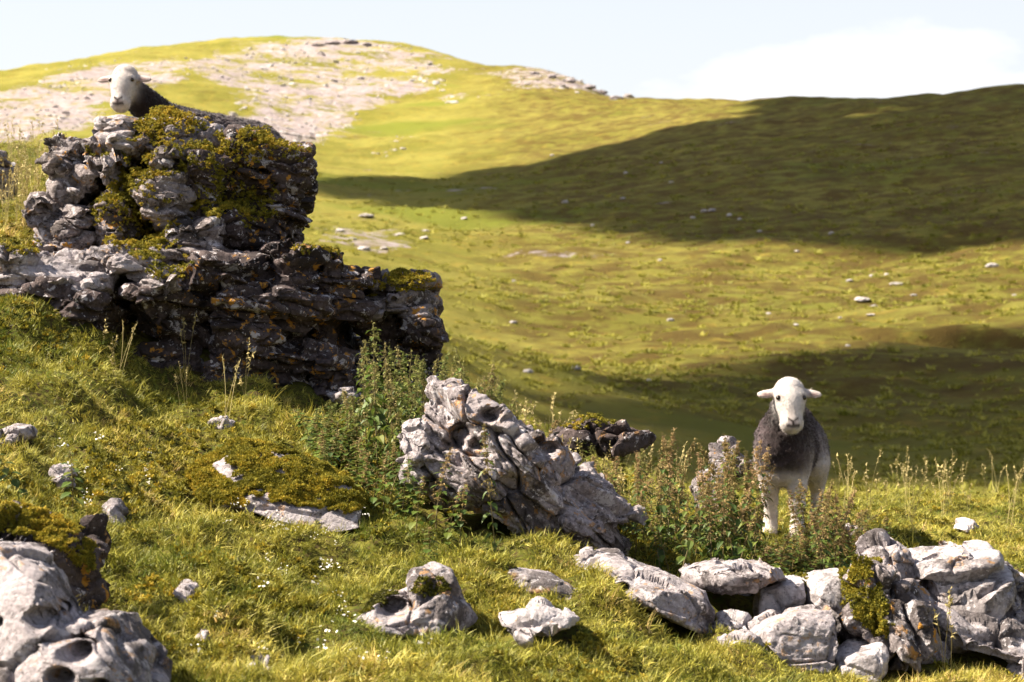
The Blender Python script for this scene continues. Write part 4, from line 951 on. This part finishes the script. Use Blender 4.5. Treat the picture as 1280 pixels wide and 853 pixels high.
def simplemat(name, c, r=.5, sp=.5):
    m, t, o = newmat(name); pos = nd(t, 'ShaderNodeTexCoord').outputs['Object']
    p = nd(t, 'ShaderNodeBsdfPrincipled', i_Roughness=r); p.inputs['Specular IOR Level'].default_value = sp
    t.links.new(mixc(t, noise(t, pos, 40), c, tuple(x * .75 for x in c)), p.inputs['Base Color']); t.links.new(p.outputs[0], o.inputs[0]); return m
M_EYE = simplemat('sheep_eye', (.02, .012, .008), .12); M_HOOF = simplemat('hoof_horn', (.05, .04, .035), .6)
M_WOOL = None
REG = {'wool': (.052, .038, .041), 'neck': (.016, .010, .010), 'head': (.46, .42, .405), 'ear': (.42, .36, .34), 'leg': (.52, .46, .43), 'rump': (.15, .125, .125)}
def build_sheep(label, prims, hd, lo, hi, base, rz, hooves, scale):
    v, f = fuse(prims, lo, hi, .0065)
    names = sorted(set(p_['reg'] for p_ in prims)); W_ = np.zeros((len(v), len(names)))
    for p_ in prims: W_[:, names.index(p_['reg'])] += np.exp(-np.clip(sd(p_, v), -.05, 1) / .014)
    W_ /= W_.sum(1)[:, None]; col = W_ @ np.array([REG[n_] for n_ in names])
    wl = W_[:, [names.index(n_) for n_ in names if n_ in ('wool', 'neck', 'rump')]].sum(1)
    col *= (1 + wl * .45 * fbm(v * 14, 3))[:, None]
    pale = 1 - wl; col *= (1 - pale * .16 * np.clip(fbm(v * 17 + 5, 3) + .2, 0, 1))[:, None] ** np.array([.8, 1.1, 1.3])
    c, s, fd, n, L_ = hd
    a_ = (v - c) @ s; b_ = (v - c) @ fd; d_ = (v - c) @ n
    fr = d_ > -.012
    nose = np.zeros(len(v))
    for q in (1, -1):      # nostril slits and the cleft form a Y, the mouth a line below
        t_ = np.clip(a_ * q / .022, 0, 1); line = .166 - .018 * t_
        nose = np.maximum(nose, np.exp(-((b_ - line) / .0085) ** 2) * (a_ * q > -.003) * (a_ * q < .028) * fr)
    nose = np.maximum(nose, np.exp(-(a_ / .007) ** 2) * (b_ > .166) * (b_ < .183) * fr)
    nose = np.maximum(nose, .9 * np.exp(-((b_ - .187 + .25 * np.abs(a_)) / .0080) ** 2) * (np.abs(a_) < .034))
    pink = np.exp(-((b_ - .172) / .014) ** 2 - (a_ / .024) ** 2) * fr
    col = col * (1 - .35 * pink[:, None]) + .35 * pink[:, None] * np.array([.42, .26, .25])
    col = col * (1 - nose[:, None]) + nose[:, None] * np.array([.022, .014, .014])
    ein = np.exp(-((np.abs(a_) - .118) / .028) ** 2 - ((b_ + .004) / .013) ** 2) * (d_ > -.010)
    eye_ = np.exp(-((np.abs(a_) - .064) / .013) ** 2 - ((b_ - .024) / .013) ** 2)
    col = col * (1 - .85 * eye_[:, None] * (d_ > -.01)[:, None]) + .85 * eye_[:, None] * (d_ > -.01)[:, None] * np.array([.07, .045, .04])
    col = col * (1 - .85 * ein[:, None]) + .85 * ein[:, None] * np.array([.12, .055, .05])
    nr_ = vnormals(v, f); v = v + nr_ * (wl * (.009 * fbm(v * 26, 3) + .004 * pn(v * 8)))[:, None]
    root = obj('sheep', None, label=label, cat='sheep'); root.location = base; root.rotation_euler = (0, 0, rz)
    me = mesh('body', v, f, True, [M_SHEEP]); cattr(me, 'coat', np.clip(col, .01, .9))
    def child(nm, m_):
        q = bpy.data.objects.new(nm, m_); C.objects.link(q); q.parent = root; return q
    root.scale = scale
    child('body', me)
    ev, ef = _cs[8] if 8 in _cs else cube_sphere(8)
    for q in (1, -1):
        cand = np.abs(a_ - q * .063) + np.abs(b_ - .026) + (d_ < 0) * 1.0; ec = v[np.argmin(cand)] - .004 * n; child('eye', mesh('eye', ev * .0125 + ec, ef, True, [M_EYE]))
    for hc in hooves:
        hv = ev.copy(); hv[:, 2] = np.clip(hv[:, 2], -.6, .7); hv = hv * np.array([.031, .042, .034]); hv[:, 1] -= .012 * (hv[:, 2] < 0)
        child('hoof', mesh('hoof', hv + np.array(hc) + [0, 0, .020], ef, True, [M_HOOF]))
    # short fleece strands over the woolly coat
    t = tris_of(f); nn_ = np.cross(v[t[:, 1]] - v[t[:, 0]], v[t[:, 2]] - v[t[:, 0]]); ar = np.linalg.norm(nn_, axis=1); wt = ar * wl[t[:, 0]]
    i = rng.choice(len(t), 16000, p=wt / wt.sum()); u = rng.dirichlet((1, 1, 1), 16000); p_ = (v[t[i]] * u[:, :, None]).sum(1); q_ = nn_[i] / ar[i][:, None]
    dr = q_ + rng.normal(size=p_.shape) * .45 + np.array([0, .3, -.35]); dr /= np.linalg.norm(dr, axis=1)[:, None]; sd_ = np.cross(dr, rng.normal(size=p_.shape)); sd_ /= np.linalg.norm(sd_, axis=1)[:, None]
    ln = rng.uniform(.007, .020, 16000)[:, None]; wv = np.stack([p_ - sd_ * .0011, p_ + sd_ * .0011, p_ + dr * ln], 1).reshape(-1, 3)
    wf = np.arange(len(wv)).reshape(-1, 3); wm = mesh('fleece', wv, wf, False, [M_SHEEP]); cc = np.clip(np.repeat(col[t[i, 0]] * rng.uniform(.65, 1.35, 16000)[:, None], 3, 0), .01, .9); cattr(wm, 'coat', cc)
    q = child('fleece', wm); q['kind'] = 'stuff'
    wt = ar * np.clip(1 - wl[t[:, 0]], 0, 1) ; i = rng.choice(len(t), 14000, p=wt / wt.sum()); u = rng.dirichlet((1, 1, 1), 14000); p_ = (v[t[i]] * u[:, :, None]).sum(1); q_ = nn_[i] / ar[i][:, None]
    dr = q_ * .7 + rng.normal(size=p_.shape) * .3 + np.array([0, 0, -.7]); dr /= np.linalg.norm(dr, axis=1)[:, None]; sd_ = np.cross(dr, rng.normal(size=p_.shape)); sd_ /= np.linalg.norm(sd_, axis=1)[:, None]
    ln = rng.uniform(.005, .011, 14000)[:, None]; wv = np.stack([p_ - sd_ * .0010, p_ + sd_ * .0010, p_ + dr * ln], 1).reshape(-1, 3)
    hm = mesh('short_hair', wv, np.arange(len(wv)).reshape(-1, 3), False, [M_SHEEP]); cattr(hm, 'coat', np.clip(np.repeat(col[t[i, 0]] * rng.uniform(.75, 1.15, 14000)[:, None], 3, 0), .01, .9))
    q = child('short_hair', hm); q['kind'] = 'stuff'
    return root
# standing sheep: faces the camera, rump behind
bp = hit(979, 676)
d0 = 12.0; bx = (979 - 640) / F * d0; bz = gz1(bx, d0)
hp, hd = head_prims((.045, -.17, .755), .22, R(66))
pr = [ell((0, .05, .47), (.132, .17, .185), 'wool', .05), ell((0, .34, .475), (.150, .36, .185), 'wool', .05), ell((0, .66, .50), (.142, .17, .18), 'wool', .05),
      ell((-.064, .02, .47), (.078, .12, .16), 'wool', .04), ell((.064, .02, .47), (.078, .12, .16), 'wool', .04),
      cap((0, .04, .56), (.035, -.115, .70), .115, .082, 'neck', .05), ell((.0, -.075, .50), (.085, .07, .13), 'neck', .05), cap((0, .08, .60), (0, .60, .62), .085, .085, 'wool', .05),
      ell((0, -.02, .34), (.085, .07, .05), 'leg', .04)]
for q in (1, -1):
    fx = q * .072; fo = -.035 if q > 0 else .06
    pr += [cap((fx, .03, .43), (fx, fo * .5, .28), .066, .046, 'leg', .035), cap((fx, fo * .5, .28), (fx, fo + .01, .20), .043, .040, 'leg', .02), cap((fx, fo + .01, .20), (fx, fo + .015, .08), .033, .030, 'leg', .02), cap((fx, fo + .015, .08), (fx, fo - .005, .035), .034, .036, 'leg', .02)]
    hx = q * .115
    pr += [ell((hx, .66, .42), (.075, .14, .15), 'rump', .04), cap((hx, .60, .36), (hx * 1.05, .66, .29), .080, .052, 'leg', .04), cap((hx * 1.05, .66, .29), (hx * 1.05, .76, .24), .048, .038, 'leg', .02), cap((hx * 1.05, .76, .24), (hx * 1.05, .72, .09), .033, .030, 'leg', .02), cap((hx * 1.05, .72, .09), (hx * 1.05, .70, .035), .034, .035, 'leg', .02)]
pr += [cap((0, .80, .56), (0, .86, .36), .035, .02, 'rump', .03)] + hp
build_sheep('grey fleeced sheep with white face and legs standing in nettles, facing forward', pr, hd, (-.30, -.42, -.02), (.30, .98, .92), (bx, d0, bz), R(-11),
            [(.072, -.04, 0), (-.072, .055, 0), (.121, .695, 0), (-.121, .695, 0)], (.985, .95, .955))
# lying sheep on top of the outcrop
d1 = 14.2; lb_ = P(200, 221, d1)
hp, hd = head_prims((-.185, -.16, .545), -.14, R(64))
pr = [cap((.05, .10, .265), (.50, .44, .185), .165, .175, 'wool', .05), ell((.04, .06, .22), (.15, .15, .17), 'wool', .05), cap((.03, .06, .30), (-.15, -.085, .49), .125, .080, 'neck', .05),
      ell((-.02, -.02, .24), (.10, .09, .13), 'neck', .05), ell((.53, .44, .17), (.17, .17, .15), 'rump', .05), cap((-.05, -.02, .10), (-.12, -.16, .05), .06, .045, 'leg', .03), cap((-.12, -.16, .05), (-.02, -.14, .04), .04, .032, 'leg', .02),
      cap((.10, -.04, .09), (.06, -.18, .05), .06, .045, 'leg', .03), cap((.06, -.18, .05), (.16, -.15, .04), .04, .032, 'leg', .02), cap((.52, .30, .08), (.38, .18, .06), .09, .05, 'leg', .03), cap((.38, .18, .06), (.52, .14, .04), .04, .03, 'leg', .02)] + hp
build_sheep('grey fleeced sheep with white face and dark neck lying on top of the outcrop', pr, hd, (-.50, -.52, -.10), (.80, .76, .80), tuple(lb_), 0, [(-.01, -.14, .0), (.17, -.15, .0), (.53, .14, .0)], (1, 1, 1))

# ------------------------------------------------------------------ clouds over the hillside (they cast the broad shadows)
def cloudmat(name, tr):
    m, t, o = newmat(name); d = nd(t, 'ShaderNodeBsdfDiffuse'); d.inputs[0].default_value = (.85, .85, .86, 1)
    if tr:
        tp = nd(t, 'ShaderNodeBsdfTransparent'); mxs = nd(t, 'ShaderNodeMixShader'); mxs.inputs[0].default_value = tr
        t.links.new(d.outputs[0], mxs.inputs[1]); t.links.new(tp.outputs[0], mxs.inputs[2]); t.links.new(mxs.outputs[0], o.inputs[0])
    else: t.links.new(d.outputs[0], o.inputs[0])
    return m
def cloud(poly, H, puff, label, mat, seed, edge=.6):
    g = np.random.default_rng(seed); W_ = []
    for x, y, *mu in poly:
        h = hit(x, y)
        if h is None: continue
        p_ = np.array(h)
        if mu: p_[:2] *= mu[0]
        if p_[1] < 42: p_[:2] *= 42 / p_[1]
        W_.append(p_ + np.array(SUN) * ((H - p_[2]) / SUN.z))
    W_ = np.array(W_); lo, hi = W_.min(0), W_.max(0); pl = [(q[0], q[1]) for q in W_]
    X, Y = np.meshgrid(np.arange(lo[0], hi[0], puff * .8), np.arange(lo[1], hi[1], puff * .8)); X = X.ravel() + g.normal(size=X.size) * puff * .3; Y = Y.ravel() + g.normal(size=Y.size) * puff * .3
    k = inpoly(X, Y, pl); X, Y = X[k], Y[k]
    ev, ef = cube_sphere(3); n = len(X); r = puff * g.uniform(.6, 1.1, n)
    v = ev[None] * (r[:, None, None] * np.array([1, 1, .6])) + np.stack([X, Y, H + g.normal(size=n) * puff * .25], 1)[:, None]
    f = (ef[None] + (np.arange(n) * len(ev))[:, None, None]).reshape(-1, 4)
    o = obj('cloud', mesh('cloud', v.reshape(-1, 3), f, True, [mat]), kind='structure'); return o
M_CL = cloudmat('cloud_white', 0); M_CL2 = cloudmat('cloud_thin', .72)
cloud([(360, 228), (500, 220), (600, 214), (690, 200), (760, 181), (830, 163), (920, 149), (975, 142), (1010, 138, 1.25), (1100, 136, 1.35), (1280, 128, 1.35), (1500, 125, 1.35), (1500, 285), (1280, 296), (1150, 308), (1020, 314), (900, 303), (800, 288), (700, 278), (600, 264), (500, 250), (360, 240)], 360, 6.0, '', M_CL, 1)
cloud([(590, 528), (700, 500), (800, 482), (900, 460), (1000, 444), (1100, 436), (1200, 424), (1420, 405), (1420, 597), (1150, 597), (900, 594), (780, 588), (640, 575)], 300, 2.6, '', M_CL, 3)
